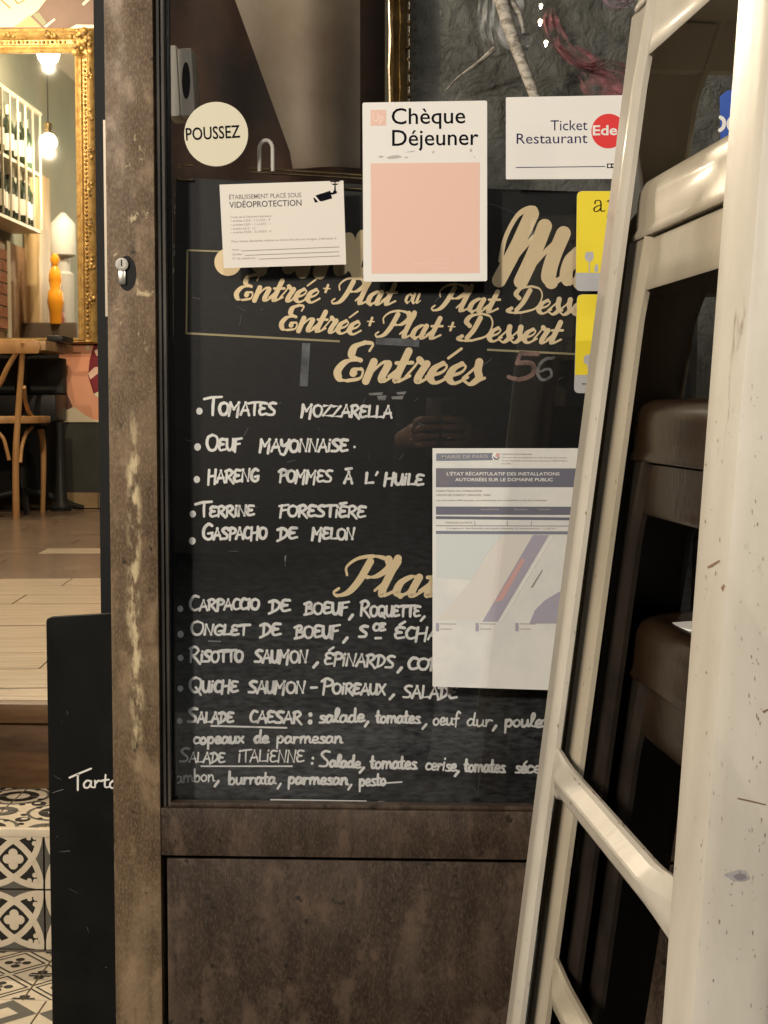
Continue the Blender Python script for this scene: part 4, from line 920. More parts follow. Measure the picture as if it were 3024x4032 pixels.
for _ in range(11):
    x = rnd.uniform(200, 440); y = rnd.uniform(2480, 3990); L_ = rnd.uniform(6, 50); a = rnd.uniform(-.6, 1.9)
    quad(mb, [(x, y), (x + L_ * math.cos(a), y + L_ * math.sin(a)), (x + L_ * math.cos(a) + 1, y + L_ * math.sin(a) + 1.6), (x + 1, y + 1.0)], YA - .0005 - rnd.random() * 1e-4, M_CHALKF)
put(mb.build('scratch'), t)
# rear leg of the stand
mb = MB(); mb.box((P(300, 3000, .2).x, .14, FLOOR_T), (P(330, 3000, .2).x, .155, .62), M_BLACK2); put(mb.build('rear_leg'), t)

# ================================================================== STACKED STOOLS
SH = .878; ZG_L = SH - .046
TH = .13
def half(h): return .1617 + .097 * h
def make_stool(label, m, ml):
    root = thing('bar_stool', label, 'stool', (0, 0, 0), TH, 'metal bar stools stacked in one pile')
    # seat: pressed lid with rolled rim
    def ring(hf, rad, z, n=6):
        out = []
        for (sx, sy, a0) in ((1, 1, 0), (-1, 1, 90), (-1, -1, 180), (1, -1, 270)):
            cx, cy = sx * (hf - rad), sy * (hf - rad)
            for k in range(n + 1):
                a = R(a0 + 90 * k / n); out.append(Vector((cx + rad * math.cos(a), cy + rad * math.sin(a), z)))
        return out
    mb = MB()
    prof = [(.158, .036, ZG_L + .0015), (.1655, .036, ZG_L + .0015), (.1665, .036, ZG_L + .004), (.1640, .036, ZG_L + .009), (.1635, .037, SH - .018), (.1625, .038, SH - .010), (.1595, .040, SH - .004), (.1545, .042, SH - .0008), (.149, .044, SH), (.143, .046, SH - .0015), (.137, .048, SH - .0035), (.09, .05, SH - .0035)]
    mb.loft([ring(*p) for p in prof], m, caps=False)
    r0 = ring(.09, .05, SH - .0035); mb.add(r0, [tuple(range(len(r0)))], m)
    r1 = ring(.158, .036, ZG_L + .0015); mb.add(r1, [tuple(range(len(r1)))[::-1]], m)
    o = mb.build('seat', smooth=50); o.parent = root
    mb = MB()
    prof = [(.1595, .020, ZG_L), (.1615, .020, ZG_L - .0005), (.1630, .020, ZG_L - .020), (.1645, .020, ZG_L - .034), (.1635, .020, ZG_L - .0365), (.1600, .018, ZG_L - .034), (.1580, .018, ZG_L)]
    mb.loft([ring(*p) for p in prof], m, caps=False); o = mb.build('apron', smooth=50); o.parent = root
    rr = .010
    for sx in (-1, 1):
        for sy in (-1, 1):
            mb = MB(); rings = []
            for k in range(15):
                h = -.002 + (ZG_L + .002) * k / 14 - (0 if k < 14 else .0)
                z = ZG_L - h; z = max(z, .0)
                fl = (.060 - .018 * min(h, .66)) if h > .05 else .060 + (.05 - h) * .25
                hf = half(max(h, 0)) + .0018
                t = .0028
                prof = [(fl, .0026), (fl - .004, .0), (fl - .011, -.0022), (fl - .018, 0), (rr, 0), (rr * .3, rr * .3), (0, rr), (0, fl - .018), (-.0022, fl - .011), (0, fl - .004), (.0026, fl), (.0065, fl), (.0075, fl - .004), (t + .001, fl - .010),
                        (t, rr + .002), (rr * .3 + t, rr * .3 + t), (rr + .002, t), (fl - .010, t + .001), (fl - .004, .0075), (fl, .0065)]
                ring_ = [Vector((sx * (hf - a), sy * (hf - b), z)) for a, b in prof]
                rings.append(ring_ if sx * sy > 0 else ring_[::-1])
            mb.loft(rings, ml); o = mb.build('leg', smooth=38); o.parent = root
    # footrests on two sides, pinched flat where they meet the legs
    for sx in (-1, 1):
        mb = MB(); rings = []; hc = .562; hf = half(hc); L2 = hf - .014
        for k in range(25):
            s = -L2 + 2 * L2 * k / 24; e = max(0, min(1, 1 - (L2 - abs(s) - .03) / .055)); e = e * e * (3 - 2 * e)
            w = .0128 + e * .0075; th = .0115 * (1 - e) + .0022 * e; zc = ZG_L - hc - e * .003; off = hf - .0038
            pr = [(0, -w), (th * .55, -w * .86), (th * .95, -w * .35), (th * 1.05, w * .30), (th * .98, w * .42), (th * .30, w * .92), (0, w), (-.003, w * .95), (-.003, -w * .95)]
            rg = [Vector((sx * (off + a), s, zc + b)) for a, b in pr]; rings.append(rg if sx < 0 else rg[::-1])
        mb.loft(rings, ml); o = mb.build('footrest', smooth=22); o.parent = root
    return root
def copy_tree(o, parent=None):
    c = o.copy(); COL.objects.link(c)
    if parent: c.parent = parent
    for ch in list(o.children): copy_tree(ch, c)
    return c
SC = Vector((.3149, -.8493))
def place(r, zg): r.location = (SC.x, SC.y, zg - ZG_L)
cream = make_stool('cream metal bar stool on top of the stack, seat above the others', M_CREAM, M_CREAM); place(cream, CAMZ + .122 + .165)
cream2 = make_stool('darker cream metal bar stool nested under the top cream one', M_CREAM2, M_CREAM2); place(cream2, CAMZ + .122)
brown = make_stool('glossy brown metal bar stool directly under the two cream ones', M_BROWN, M_BROWNL); place(brown, CAMZ + .122 - .16)
brown2 = copy_tree(brown); brown2['label'] = 'lowest brown metal bar stool standing on the pavement'; place(brown2, CAMZ + .122 - .32)

# ================================================================== INTERIOR THINGS
YW = BW - .004
# mirror
mir = thing('wall_mirror', 'large mirror in ornate gilded frame on the back wall', 'mirror', tuple(P(300, 1350, BW - .02)))
mx1, mz1 = P(292, 205, BW - .05).x, P(292, 205, BW - .05).z; ox1, oz1 = P(381, 108, BW - .05).x, P(381, 108, BW - .05).z
mz0, oz0 = P(292, 1330, BW - .05).z, P(292, 1354, BW - .05).z; mx0 = -2.45; ox0 = mx0 - (ox1 - mx1)
mb = MB(); mb.add([(mx0, BW - .03, mz0), (mx1 + .01, BW - .03, mz0), (mx1 + .01, BW - .03, mz1 + .01), (mx0, BW - .03, mz1 + .01)], [(0, 1, 2, 3)], M_SILVER); put(mb.build('mirror_glass'), mir)
prof = [(0, 0), (.0, -.012), (.08, -.018), (.14, -.014), (.20, -.022), (.27, -.024), (.34, -.012), (.52, -.014), (.58, -.036), (.70, -.050), (.82, -.040), (.88, -.020), (1, -.016), (1, 0)]
def frame_side(a0, b0, a1, b1, wscale, horiz):
    mb = MB(); n = 60; rings = []
    for k in range(n + 1):
        f = k / n; rg = []
        for (u, d) in prof:
            i_ = Vector(a0).lerp(Vector(a1), f); o_ = Vector(b0).lerp(Vector(b1), f); q = i_.lerp(o_, u)
            rg.append(Vector((q.x, BW - .028 + d, q.y)))
        rings.append(rg)
    mb.loft(rings, M_GILT); return put(mb.build('frame', smooth=40), mir)
fs1 = frame_side((mx1, mz0), (ox1, oz0), (mx1, mz1), (ox1, oz1), 1, False); fs2 = frame_side((mx1, mz1), (ox1, oz1), (mx0, mz1), (ox0, oz1), 1, True); frame_side((mx0, mz0), (ox0, oz0), (mx1, mz0), (ox1, oz0), 1, True)
rnd = random.Random(3)
def blobs(cx, cz, n, sx, sz, r, mm, yy):
    mb = MB()
    for _ in range(n):
        c = Vector((cx + rnd.gauss(0, sx), yy - rnd.random() * .012, cz + rnd.gauss(0, sz))); q = r * rnd.uniform(.6, 1.3)
        mb.lathe(c, [(.001, -q), (q * .8, -q * .6), (q, 0), (q * .8, q * .6), (.001, q)], mm if rnd.random() < .7 else M_GILTD, 8)
    return mb
blobs(mx1 + .035, mz1 + .05, 42, .026, .028, .014, M_GILT, BW - .075).build('corner_ornament', fs1, smooth=60)
zz = mz1 - .12
while zz > mz0 + .03:
    blobs(mx1 + (ox1 - mx1) * .68, zz, 9, .007, .016, .010, M_GILT, BW - .072).build('leaf_ornament', fs1, smooth=60); zz -= .185
xx = mx1 - .12
while xx > mx0: blobs(xx, mz1 + (oz1 - mz1) * .68, 9, .016, .007, .010, M_GILT, BW - .072).build('leaf_ornament', fs2, smooth=60); xx -= .20
mb = MB(); zz = mz1 - .05; k = 0
while zz > mz0:
    c = Vector((mx1 + (ox1 - mx1) * .43, BW - .044, zz)); mb.lathe(c, [(.001, -.009), (.008, -.003), (.008, .004), (.001, .009)], M_GILT if k % 2 else M_GILTD, 6); zz -= .021; k += 1
xx = mx1 - .05
while xx > -2.4: mb.lathe(Vector((xx, BW - .044, mz1 + (oz1 - mz1) * .43)), [(.001, -.009), (.008, -.003), (.008, .004), (.001, .009)], M_GILTD if k % 2 else M_GILT, 6); xx -= .021; k += 1
o = mb.build('beading', smooth=60); put(o, mir)

# painted wall above the mirror
mur = thing('wall_mural', 'painted mural with cream plate, lettering and sticks above the mirror', 'mural', tuple(P(200, 100, YW)))
mb = MB(); quad(mb, [(-300, -500), (372, -500), (372, 112), (-300, 112)], YW, M_WALLM); put(mb.build('ground_colour'), mur)
YM = YW - .0006
mb = MB(); quad(mb, [(-260, -260), (60, -300), (200, -150), (184, -5), (150, 40), (100, 78), (52, 106), (-200, 112)], YM, mat('mural_cream', (.66, .54, .33), .7)); put(mb.build('cream_plate'), mur)
M_MRED = mat('mural_red', (.33, .12, .06), .7)
mb = MB(); rule(5, 0, 42, 34, 6, M_MRED, YM - .0008); rule(48, -20, 70, 16, 6, M_MRED, YM - .0008); rule(70, 14, 98, 0, 5, M_MRED, YM - .0008); put(mb.build('lettering'), mur)
mb = MB(); quad(mb, [(52, 108), (116, 60), (165, 108)], YM, mat('mural_orange', (.58, .26, .14), .7)); quad(mb, [(128, 58), (152, 48), (182, 88), (170, 102)], YM - .0004, mat('mural_green', (.19, .20, .13), .7))
quad(mb, [(172, 104), (214, 72), (218, 78), (182, 108)], YM - .0008, mat('mural_stick', (.66, .60, .42), .6)); quad(mb, [(322, 16), (350, -12), (362, -8), (330, 22)], YM - .0008, mat('mural_stick', (0, 0, 0))); put(mb.build('painted_shapes'), mur)
mb = MB(); mb.slab([P(275, 111, BW - .05), P(300, 97, BW - .05), P(374, 98, BW - .05), P(376, 110, BW - .05)][::-1], BW - .05, BW - .02, mat('mural_stick', (0, 0, 0))); put(mb.build('cream_ledge'), mur)

# poster below the mirror
po = thing('salmon_poster', 'salmon coloured poster with maroon shape below the gilded mirror', 'poster', tuple(P(315, 1662, BW - .006)))
YQ = BW - .006
put(sheet([(232, 1358), (420, 1358), (420, 1662), (236, 1662)], YQ, mat('salmon_print', (.68, .30, .17), .6, col2=(.72, .37, .24), scale=3), .003).build('sheet'), po)
mb = MB(); dq = lambda pts, m, d=.001: quad(mb, pts, YQ - d, m)
M_MAR = mat('maroon_print', (.17, .02, .03), .6); M_PC = mat('poster_cream', (.66, .58, .42), .6)
dq([(240, 1514), (252, 1518), (268, 1560), (286, 1600), (270, 1622), (240, 1636)], mat('poster_brown', (.13, .06, .05), .6)); dq([(236, 1640), (262, 1614), (292, 1602), (330, 1632), (370, 1652), (420, 1658), (420, 1662), (236, 1662)], M_PC, .0014)
dq([(369, 1358), (420, 1358), (420, 1552), (368, 1549), (356, 1510), (347, 1480), (352, 1420)], M_MAR, .001); dq([(347, 1470), (372, 1446), (420, 1440), (420, 1466), (386, 1470), (356, 1494)], mat('poster_pink', (.70, .48, .38), .6), .0018); dq([(366, 1552), (392, 1540), (420, 1544), (420, 1590)], M_PC, .0018)
dq([(338, 1362), (352, 1362), (352, 1378), (338, 1378)], M_PC, .0018); dq([(370, 1380), (420, 1358), (420, 1400), (380, 1402)], mat('poster_pink', (0, 0, 0)), .0018)
put(mb.build('printed_shapes'), po)

# bistro chair seen from behind
ch = thing('bistro_chair', 'honey coloured bentwood chair seen from behind at the table', 'chair', (-2.16, 5.2, WOOD_Z))
YC = 4.98; YF = 5.42
def cpart(name, pts, r, sm=6, m=M_WOOD, n=10):
    mb = MB(); pp = bez(pts, sm) if len(pts) > 2 else [Vector(q) for q in pts]
    rr_ = r if not isinstance(r, tuple) else [r[0] + (r[1] - r[0]) * i / (len(pp) - 1) for i in range(len(pp))]
    mb.tube(pp, rr_, m, n); return put(mb.build(name, smooth=60), ch)
fl = lambda v: Vector((v.x, v.y, max(v.z, WOOD_Z + .0)))
b0 = fl(PZ(64, 2042, WOOD_Z)); YC = b0.y
cpart('leg', [b0, P(62, 1800, YC), P(72, 1620, YC + .01), P(84, 1450, YC - .01), P(92, 1348, YC - .04)], (.0165, .012))
f0 = fl(PZ(168, 2018, WOOD_Z)); YF = f0.y
cpart('leg', [f0, P(171, 1880, YF), P(170, 1760, YF), P(160, 1690, YF - .01)], (.012, .016))
cpart('leg', [Vector((b0.x - .36, YC, WOOD_Z)), Vector((b0.x - .37, YC, .8)), Vector((b0.x - .40, YC - .04, 1.28))], (.0165, .012))
cpart('leg', [Vector((f0.x - .42, YF, WOOD_Z)), Vector((f0.x - .42, YF, .85))], (.012, .016))
cpart('brace', [P(80, 1822, YC), P(86, 1760, YC + .03), P(102, 1710, YC + .10), P(126, 1682, YC + .2)], .009); cpart('brace', [P(36, 1812, YC), P(26, 1770, YC), P(12, 1725, YC), P(-20, 1690, YC)], .009)
cpart('back_brace', [P(94, 1524, YC), P(100, 1580, YC + .08), P(118, 1630, YC + .2), P(142, 1652, YC + .28)], .010); cpart('back_brace', [P(-40, 1560, YC), P(0, 1510, YC - .01), P(28, 1450, YC - .02), P(62, 1392, YC - .03)], .012)
mb = MB(); a = P(-420, 1640, YC); sx0, sx1 = b0.x - .40, P(182, 1650, YC + .2).x
pts = []
for k in range(28):
    a = k * 2 * math.pi / 28; e = .35; c_, s_ = math.cos(a), math.sin(a)
    pts.append(Vector(((sx0 + sx1) / 2 + (sx1 - sx0) / 2 * math.copysign(abs(c_) ** .7, c_), (YC + YF) / 2 + (YF - YC) / 2 * 1.12 * math.copysign(abs(s_) ** .7, s_), 0)))
zs = P(100, 1638, YC + .2).z
mb.loft([[p + Vector((0, 0, zs - .034)) for p in pts], [p + Vector((0, 0, zs)) for p in pts]], M_WOOD); put(mb.build('seat', bevel=.006), ch)
mb = MB(); mb.slab([P(-420, 1338, YC - .05), P(128, 1336, YC - .05), P(150, 1345, YC - .05), P(158, 1366, YC - .05), P(150, 1392, YC - .05), P(-420, 1396, YC - .05)][::-1], YC - .045, YC - .025, M_WOOD); put(mb.build('top_rail', bevel=.004), ch)
# table
tx1 = P(264, 1380, 5.5).x
tb = thing('dining_table', 'wooden dining table with black iron pedestal behind the bistro chair', 'table', (-2.1, 5.6, WOOD_Z))
ztp = P(200, 1352, 5.5).z
mb = MB(); mb.box((-2.56, 5.22, ztp - .045), (tx1 - .03, 5.74, ztp), mat('table_wood', (.36, .23, .12), .35, col2=(.20, .12, .06), scale=10, stretch=(.4, 3, 1))); put(mb.build('tabletop', bevel=.004), tb)
mb = MB(); mb.box((tx1 - .16, 5.5, ztp + .0005), (tx1 - .1, 5.56, ztp + .02), M_LEATHER)
mb = MB(); mb.lathe((-2.12, 5.6, WOOD_Z), [(.03, .03), (.03, ztp - WOOD_Z - .06), (.12, ztp - WOOD_Z - .046)], M_IRON, 14); put(mb.build('column', smooth=40), tb)
mb = MB()
for a in (20, 110, 200, 290):
    d = Vector((math.cos(R(a)), math.sin(R(a)), 0)); c = Vector((-2.12, 5.6, WOOD_Z)); mb.tube(bez([c + Vector((0, 0, .10)), c + d * .12 + Vector((0, 0, .075)), c + d * .25 + Vector((0, 0, .022)), c + d * .30 + Vector((0, 0, .012))], 5), [.026 - .001 * i for i in range(16)], M_IRON, 8)
put(mb.build('pedestal_foot', smooth=60), tb)
bag = MB(); bag.box((P(160, 1350, 5.3).x, 5.40, ztp + .001), (P(226, 1350, 5.3).x, 5.62, ztp + .035), M_LEATHER); o = bag.build('folded_menu_cover', bevel=.012); tag(o, 'black padded cushion lying at the end of the table', 'cushion')
# bench
bn = thing('bench', 'black upholstered bench behind the chair legs', 'bench', (-2.1, 5.75, WOOD_Z))
bx1 = P(232, 1600, 5.66).x
mb = MB(); mb.box((-2.56, 5.58, P(100, 1660, 5.6).z), (bx1 + .005, 5.80, P(100, 1552, 5.6).z), M_LEATHER); put(mb.build('seat', bevel=.015), bn)
mb = MB(); mb.box((-2.56, 5.75, P(100, 1552, 5.7).z + .002), (bx1, 5.83, P(100, 1408, 5.7).z), M_BENCH); put(mb.build('backrest', bevel=.01), bn)
mb = MB(); mb.box((-2.5, 5.62, WOOD_Z + .06), (bx1 - .05, 5.78, P(100, 1660, 5.6).z - .001), M_BLACK); put(mb.build('base'), bn)
mb = MB(); mb.lathe((bx1 + .02, 5.60, WOOD_Z), [(.05, 0), (.055, .02), (.03, .05), (.022, .3), (.022, P(100, 1660, 5.6).z - WOOD_Z - .003)], M_IRON, 14); put(mb.build('foot', smooth=50), bn)

# --- things on the left wall that the mirror shows
def VM(px, py, X=-2.42):
    """real point on the plane x = X whose image in the mirror falls at px, py"""
    ym = BW - .03
    d = CM @ Vector(((px - 1512) / F_PX, -(py - 2016) / F_PX, -1.0)); t_ = (X - CO.x) / d.x; v = CO + d * t_
    return Vector((X, 2 * ym - v.y, v.z))
rk = thing('bottle_rack', 'cream metal bottle shelf on the side wall, seen in the mirror', 'shelf', (-2.5, 4.4, 2.05))
M_SHELF = mat('shelf_cream', (.62, .56, .44), .5)
za = VM(80, 872).z; zb = VM(80, 640).z; zc = VM(80, 395).z; ye = VM(163, 900).y; y9 = 5.5
for zt in (za, zb): mb = MB(); mb.box((-2.598, ye, zt - .018), (-2.42, y9, zt), M_SHELF); put(mb.build('shelf_board'), rk)
mb = MB(); mb.tube([(-2.42, ye, zc), (-2.42, y9, zc)], .014, M_SHELF, 8); put(mb.build('rail', smooth=60), rk)
yy = ye + .02
while yy < y9: mb = MB(); mb.tube([(-2.414, yy, za + .001), (-2.414, yy, zc)], .0065, M_SHELF, 8); put(mb.build('upright', smooth=60), rk); yy += .155
M_BOT = mat('dark_bottle', (.012, .02, .012), .08, spec=.8); M_LAB = mat('bottle_label', (.78, .74, .66), .6); M_CAPS = mat('bottle_capsule', (.62, .58, .48), .35)
def make_bottle(lab):
    r_ = thing('wine_bottle', lab, 'bottle', (0, 0, 0), 0, 'wine bottles on the side wall shelf')
    mb = MB(); mb.lathe((0, 0, 0), [(.034, 0), (.037, .01), (.037, .18), (.030, .205), (.0145, .235), (.0135, .29)], M_BOT, 14); mb.build('glass_body', r_, smooth=40)
    mb = MB(); mb.lathe((0, 0, .05), [(.0374, 0), (.0374, .09)], M_LAB, 14); mb.build('label', r_, smooth=40)
    mb = MB(); mb.lathe((0, 0, .25), [(.0148, 0), (.0148, .05), (.014, .052)], M_CAPS, 12); mb.build('capsule', r_, smooth=40); return r_
first = None; yy = ye + .09; k = 0
words_ = ['end of the lower shelf', 'second along the lower shelf']
while yy < 5.4:
    for zt in (za, zb):
        if zt == zb and k % 2: continue
        if first is None: first = make_bottle('dark wine bottle with white label on the mirrored shelf'); b_ = first
        else: b_ = copy_tree(first)
        b_['label'] = 'dark wine bottle with white label on the %s board of the mirrored shelf' % ('lower' if zt == za else 'upper'); b_['group'] = 'wine bottles on the %s board' % ('lower' if zt == za else 'upper')
        b_.location = (-2.47 + random.uniform(-.01, .01), yy, zt + .0005)
    yy += .105; k += 1
# post and lower wood panel
mb = MB(); p1 = VM(150, 680, -2.5); p2 = VM(200, 680, -2.5)
mb.box((-2.59, VM(198, 800, -2.5).y, WOOD_Z), (-2.50, VM(150, 800, -2.5).y, VM(170, 690, -2.5).z), mat('post_wood', (.50, .36, .19), .5, col2=(.36, .24, .12), scale=8, stretch=(1, 1, .3))); o = mb.build('timber_post', bevel=.006); tag(o, 'pale timber post on the side wall shown in the mirror', 'post')
mb = MB(); mb.box((-2.599, VM(158, 800, -2.59).y + .02, WOOD_Z), (-2.585, 5.78, VM(60, 965, -2.59).z), mat('stained_panel', (.30, .18, .10), .7, col2=(.16, .09, .05), scale=4, col3=(.45, .33, .2), scale3=9)); o = mb.build('stained_wall_panel'); tag(o, 'stained brown panel on the side wall under the bottle shelf', 'wall panel')
mb = MB(); mb.box((-2.59, VM(40, 1100, -2.57).y, WOOD_Z), (-2.565, VM(26, 1100, -2.57).y, VM(30, 950, -2.57).z), M_SHELF); o = mb.build('cream_batten'); tag(o, 'narrow cream batten upright in the mirrored side wall', 'batten')
# brick strip
bk = thing('brick_strip', 'strip of red brickwork at the left edge of the mirror', 'brickwork', (-2.59, 5.1, 1.3))
M_BRK = mat('brick_red', (.30, .12, .07), .8, col2=(.40, .19, .11), scale=20); 
mb = MB(); yb0, yb1 = VM(24, 1100, -2.58).y, VM(-50, 1100, -2.58).y
mb.box((-2.584, yb0, VM(10, 1300, -2.58).z), (-2.576, yb1, VM(10, 960, -2.58).z), mat('mortar', (.45, .38, .3), .9)); put(mb.build('mortar'), bk)
z_ = VM(10, 1300, -2.58).z + .01; j = 0
while z_ < VM(10, 960, -2.58).z - .055:
    y_ = yb0 + .006 - (.1 if j % 2 else 0)
    while y_ < yb1 - .02:
        q0 = max(y_, yb0 + .004); q1 = min(y_ + .2, yb1 - .004)
        if q1 - q0 > .02: mb = MB(); mb.box((-2.5758, q0, z_), (-2.566, q1, z_ + .055), M_BRK); put(mb.build('brick'), bk)
        y_ += .21
    z_ += .066; j += 1
# orange figure, white papers, tall white dispenser
sb = thing('sideboard', 'dark sideboard against the side wall below the signs', 'sideboard', (-2.4, 3.4, WOOD_Z)); zs_ = VM(230, 1275, -2.4).z
mb = MB(); mb.box((-2.59, 2.9, WOOD_Z), (-2.25, VM(204, 1200, -2.4).y, zs_), mat('side_wood', (.10, .07, .05), .5)); put(mb.build('cabinet', bevel=.004), sb)
def mir_item(px, w, y0, y1, m, name, label, cat, prof=None):
    c = VM(px, (y0 + y1) / 2, -2.38); h_ = VM(px, y0, -2.38).z - VM(px, y1, -2.38).z; zb_ = VM(px, y1, -2.38).z; mb = MB()
    mb.lathe((c.x, c.y, zb_), [(w * a, h_ * b) for a, b in prof], m, 14); o = mb.build(name, smooth=50); tag(o, label, cat); return o
mir_item(218, .05, 1000, 1275, mat('orange_glass', (.75, .30, .02), .3), 'orange_carafe', 'orange stacked carafe standing on the sideboard in the mirror', 'carafe', [(.7, 0), (.8, .18), (1.0, .3), (.9, .45), (.6, .5), (.8, .62), (.7, .75), (.3, .82), (.6, .92), (.3, 1)])
mir_item(250, .07, 840, 1275, mat('white_signs', (.45, .44, .41), .7), 'white_dispenser', 'tall white dispenser with pointed top reflected in the mirror', 'dispenser', [(.9, 0), (.9, .45), (.6, .47), (.6, .6), (1.1, .62), (1.1, .9), (.2, 1)])
mir_item(232, .035, 1226, 1275, mat('pink_jar', (.55, .16, .14), .4), 'pink_jar', 'small pink jar at the foot of the white dispenser', 'jar', [(.8, 0), (1, .3), (1, .7), (.6, 1)])

# lamps ------------------------------------------------------------
def lamp(name, label, loc, r, power, col, em, ceil=None, cat='lamp'):
    t_ = thing(name, label, cat, loc); mb = MB()
    mb.lathe(loc, [(r * math.sin(math.pi * k / 10) + 1e-4, -r * math.cos(math.pi * k / 10)) for k in range(11)], mat('bulb_%d' % int(em), (.9, .85, .7), .4, emit=col, estr=em), 18); put(mb.build('bulb', smooth=60), t_)
    mb = MB(); mb.lathe((loc[0], loc[1], loc[2] + r), [(r * .45, 0), (r * .45, r * 1.1), (r * .2, r * 1.3)], M_BRASS, 12); put(mb.build('socket', smooth=50), t_)
    if ceil:
        mb = MB(); mb.tube([(loc[0], loc[1], loc[2] + r * 2.2), (loc[0], loc[1], ceil)], .004, M_BLACK, 6); put(mb.build('cord'), t_)
    L = bpy.data.lights.new(name, 'POINT'); L.energy = power; L.color = col; soft = cat == 'lantern'; L.shadow_soft_size = r * (1.3 if soft else .22)
    lo = bpy.data.objects.new('light', L); COL.objects.link(lo); lo.location = (loc[0], loc[1], loc[2] - r * (2.5 if soft else 1.15)); put(lo, t_)
    return t_
WARM = (1.0, .82, .58); WARM2 = (1.0, .84, .64)
v = VM(190, 560, -2.33); lamp('globe_lamp', 'bright globe lamp reflected at the centre of the mirror', tuple(v), .05, 40, WARM, 30, ceil=3.19)
v = VM(190, 214, -2.2); lamp('globe_lamp', 'bright lamp at the top edge of the mirror reflection', tuple(v), .06, 60, WARM, 30, ceil=3.19)
lamp('pendant_lamp', 'warm pendant lamp hanging inside above the wooden floor', (-1.5, 1.7, 2.35), .06, 150, WARM, 20, ceil=3.19)
lamp('pendant_lamp', 'warm pendant lamp hanging over the dining tables', (-1.2, 4.3, 2.55), .06, 60, WARM, 20, ceil=3.19)
lamp('pendant_lamp', 'warm bulb hanging in the entrance above the tiled step', (-.85, .32, 2.10), .04, 26, WARM, 20, ceil=3.19)
# terrace lamps behind the camera: their reflections show high in the glass
def VR(px, py, dist):
    d = CM @ Vector(((px - 1512) / F_PX, -(py - 2016) / F_PX, -1.0)); v_ = CO + d * (dist / d.y); return (v_.x, 2 * YG - v_.y, v_.z)
tl = VR(2130, 20, 7.2); lamp('terrace_lamp', 'white terrace lamp, uppermost of three reflected in the glass', tl, .010, 55, (1, .90, .76), 30, cat='terrace lamp')
tl = VR(2128, 84, 6.2); lamp('terrace_lamp', 'warm terrace lamp, middle of three reflected in the glass', tl, .011, 55, WARM2, 30, cat='terrace lamp')
tl = VR(2150, 166, 5.4); lamp('terrace_lamp', 'cool terrace lamp, lowest of three reflected in the glass', tl, .009, 40, (.85, .95, 1.0), 30, cat='terrace lamp')
lamp('wall_lantern', 'warm lantern lamp outside to the left of the doorway', (-2.2, -2.6, 2.5), .13, 200, (1, .87, .70), 20, cat='lantern')
lamp('fill_globe', 'unseen round fill lamp added behind the viewer to the left', (-2.1, -3.9, 3.0), .16, 470, (1, .90, .78), 12, cat='lantern')  # unseen fill, added for broad soft light from the left
# opposite side of the street
g = MB(); g.box((-14, -9.6, -.12), (14, -9.2, 7), M_OPP); o = g.build('opposite_building'); t = thing('opposite_facade', 'plain stone building on the far side of the street', 'building', (0, -9.4, -.13)); put(o, t); o.name = 'wall'

# ================================================================== THE PHOTOGRAPHER, faintly reflected in the glass
M_COAT = mat('dark_coat', (.016, .016, .018), .9); M_SKIN = mat('skin', (.48, .29, .20), .55); M_HAIR = mat('dark_hair', (.03, .02, .015), .6); M_PHONE = mat('phone_case', (.10, .11, .115), .3, spec=.5)
per = thing('person', 'person in a dark coat holding up a phone, faintly reflected in the glass', 'person', (.02, -2.42, -.10))
def skin(name, pts, edges, rad, m, root_i=0, sub=2):
    me = bpy.data.meshes.new(name); me.from_pydata([tuple(p) for p in pts], edges, []); me.materials.append(m)
    o = bpy.data.objects.new(name, me); COL.objects.link(o)
    sm = o.modifiers.new('skin', 'SKIN'); sm.use_smooth_shade = True
    if not me.skin_vertices: me.skin_vertices.new() if hasattr(me.skin_vertices, 'new') else None
    for i, r_ in enumerate(rad):
        me.skin_vertices[0].data[i].radius = (r_, r_) if not isinstance(r_, tuple) else r_
    for i in range(len(pts)): me.skin_vertices[0].data[i].use_root = (i == root_i)
    sb_ = o.modifiers.new('sub', 'SUBSURF'); sb_.levels = sub; sb_.render_levels = sub
    return put(o, per)
bx, by = .02, -2.42
J = [(bx, by, .90), (bx, by, 1.10), (bx, by + .01, 1.30), (bx, by + .0, 1.44), (bx, by + .01, 1.53),
     (bx - .17, by, 1.41), (bx - .25, by + .10, 1.16), (bx - .10, by + .40, .93), (bx + .17, by, 1.41), (bx + .27, by + .10, 1.16), (bx + .15, by + .41, .93),
     (bx - .10, by, .84), (bx - .11, by + .03, .42), (bx - .12, by - .01, .0), (bx - .12, by + .11, -.05), (bx + .10, by, .84), (bx + .12, by + .03, .42), (bx + .13, by - .01, .0), (bx + .13, by + .11, -.05)]
Ed = [(0, 1), (1, 2), (2, 3), (3, 4), (3, 5), (5, 6), (6, 7), (3, 8), (8, 9), (9, 10), (0, 11), (11, 12), (12, 13), (13, 14), (0, 15), (15, 16), (16, 17), (17, 18)]
Rd = [(.17, .12), (.16, .11), (.17, .11), (.12, .09), .055, .075, .060, .042, .075, .060, .042, .10, .075, .055, .045, .10, .075, .055, .045]
Rd = [q if isinstance(q, tuple) else (q, q) for q in Rd]
skin('body', J, Ed, Rd, M_COAT)
hp = [(bx, by + .01, 1.50), (bx, by + .02, 1.57), (bx, by + .03, 1.66), (bx, by + .02, 1.72)]
skin('head', hp, [(0, 1), (1, 2), (2, 3)], [(.052, .052), (.072, .085), (.080, .095), (.055, .065)], M_SKIN)
mb = MB(); mb.loft([[Vector((bx + w_ * a, by + .112 + d_, z_)) for a, d_ in ((-1, 0), (0, e_), (1, 0))] for w_, e_, z_ in ((.005, .004, 1.655), (.010, .022, 1.63), (.014, .028, 1.612), (.010, .004, 1.600))], M_SKIN); put(mb.build('nose', smooth=80), per)
mb = MB()
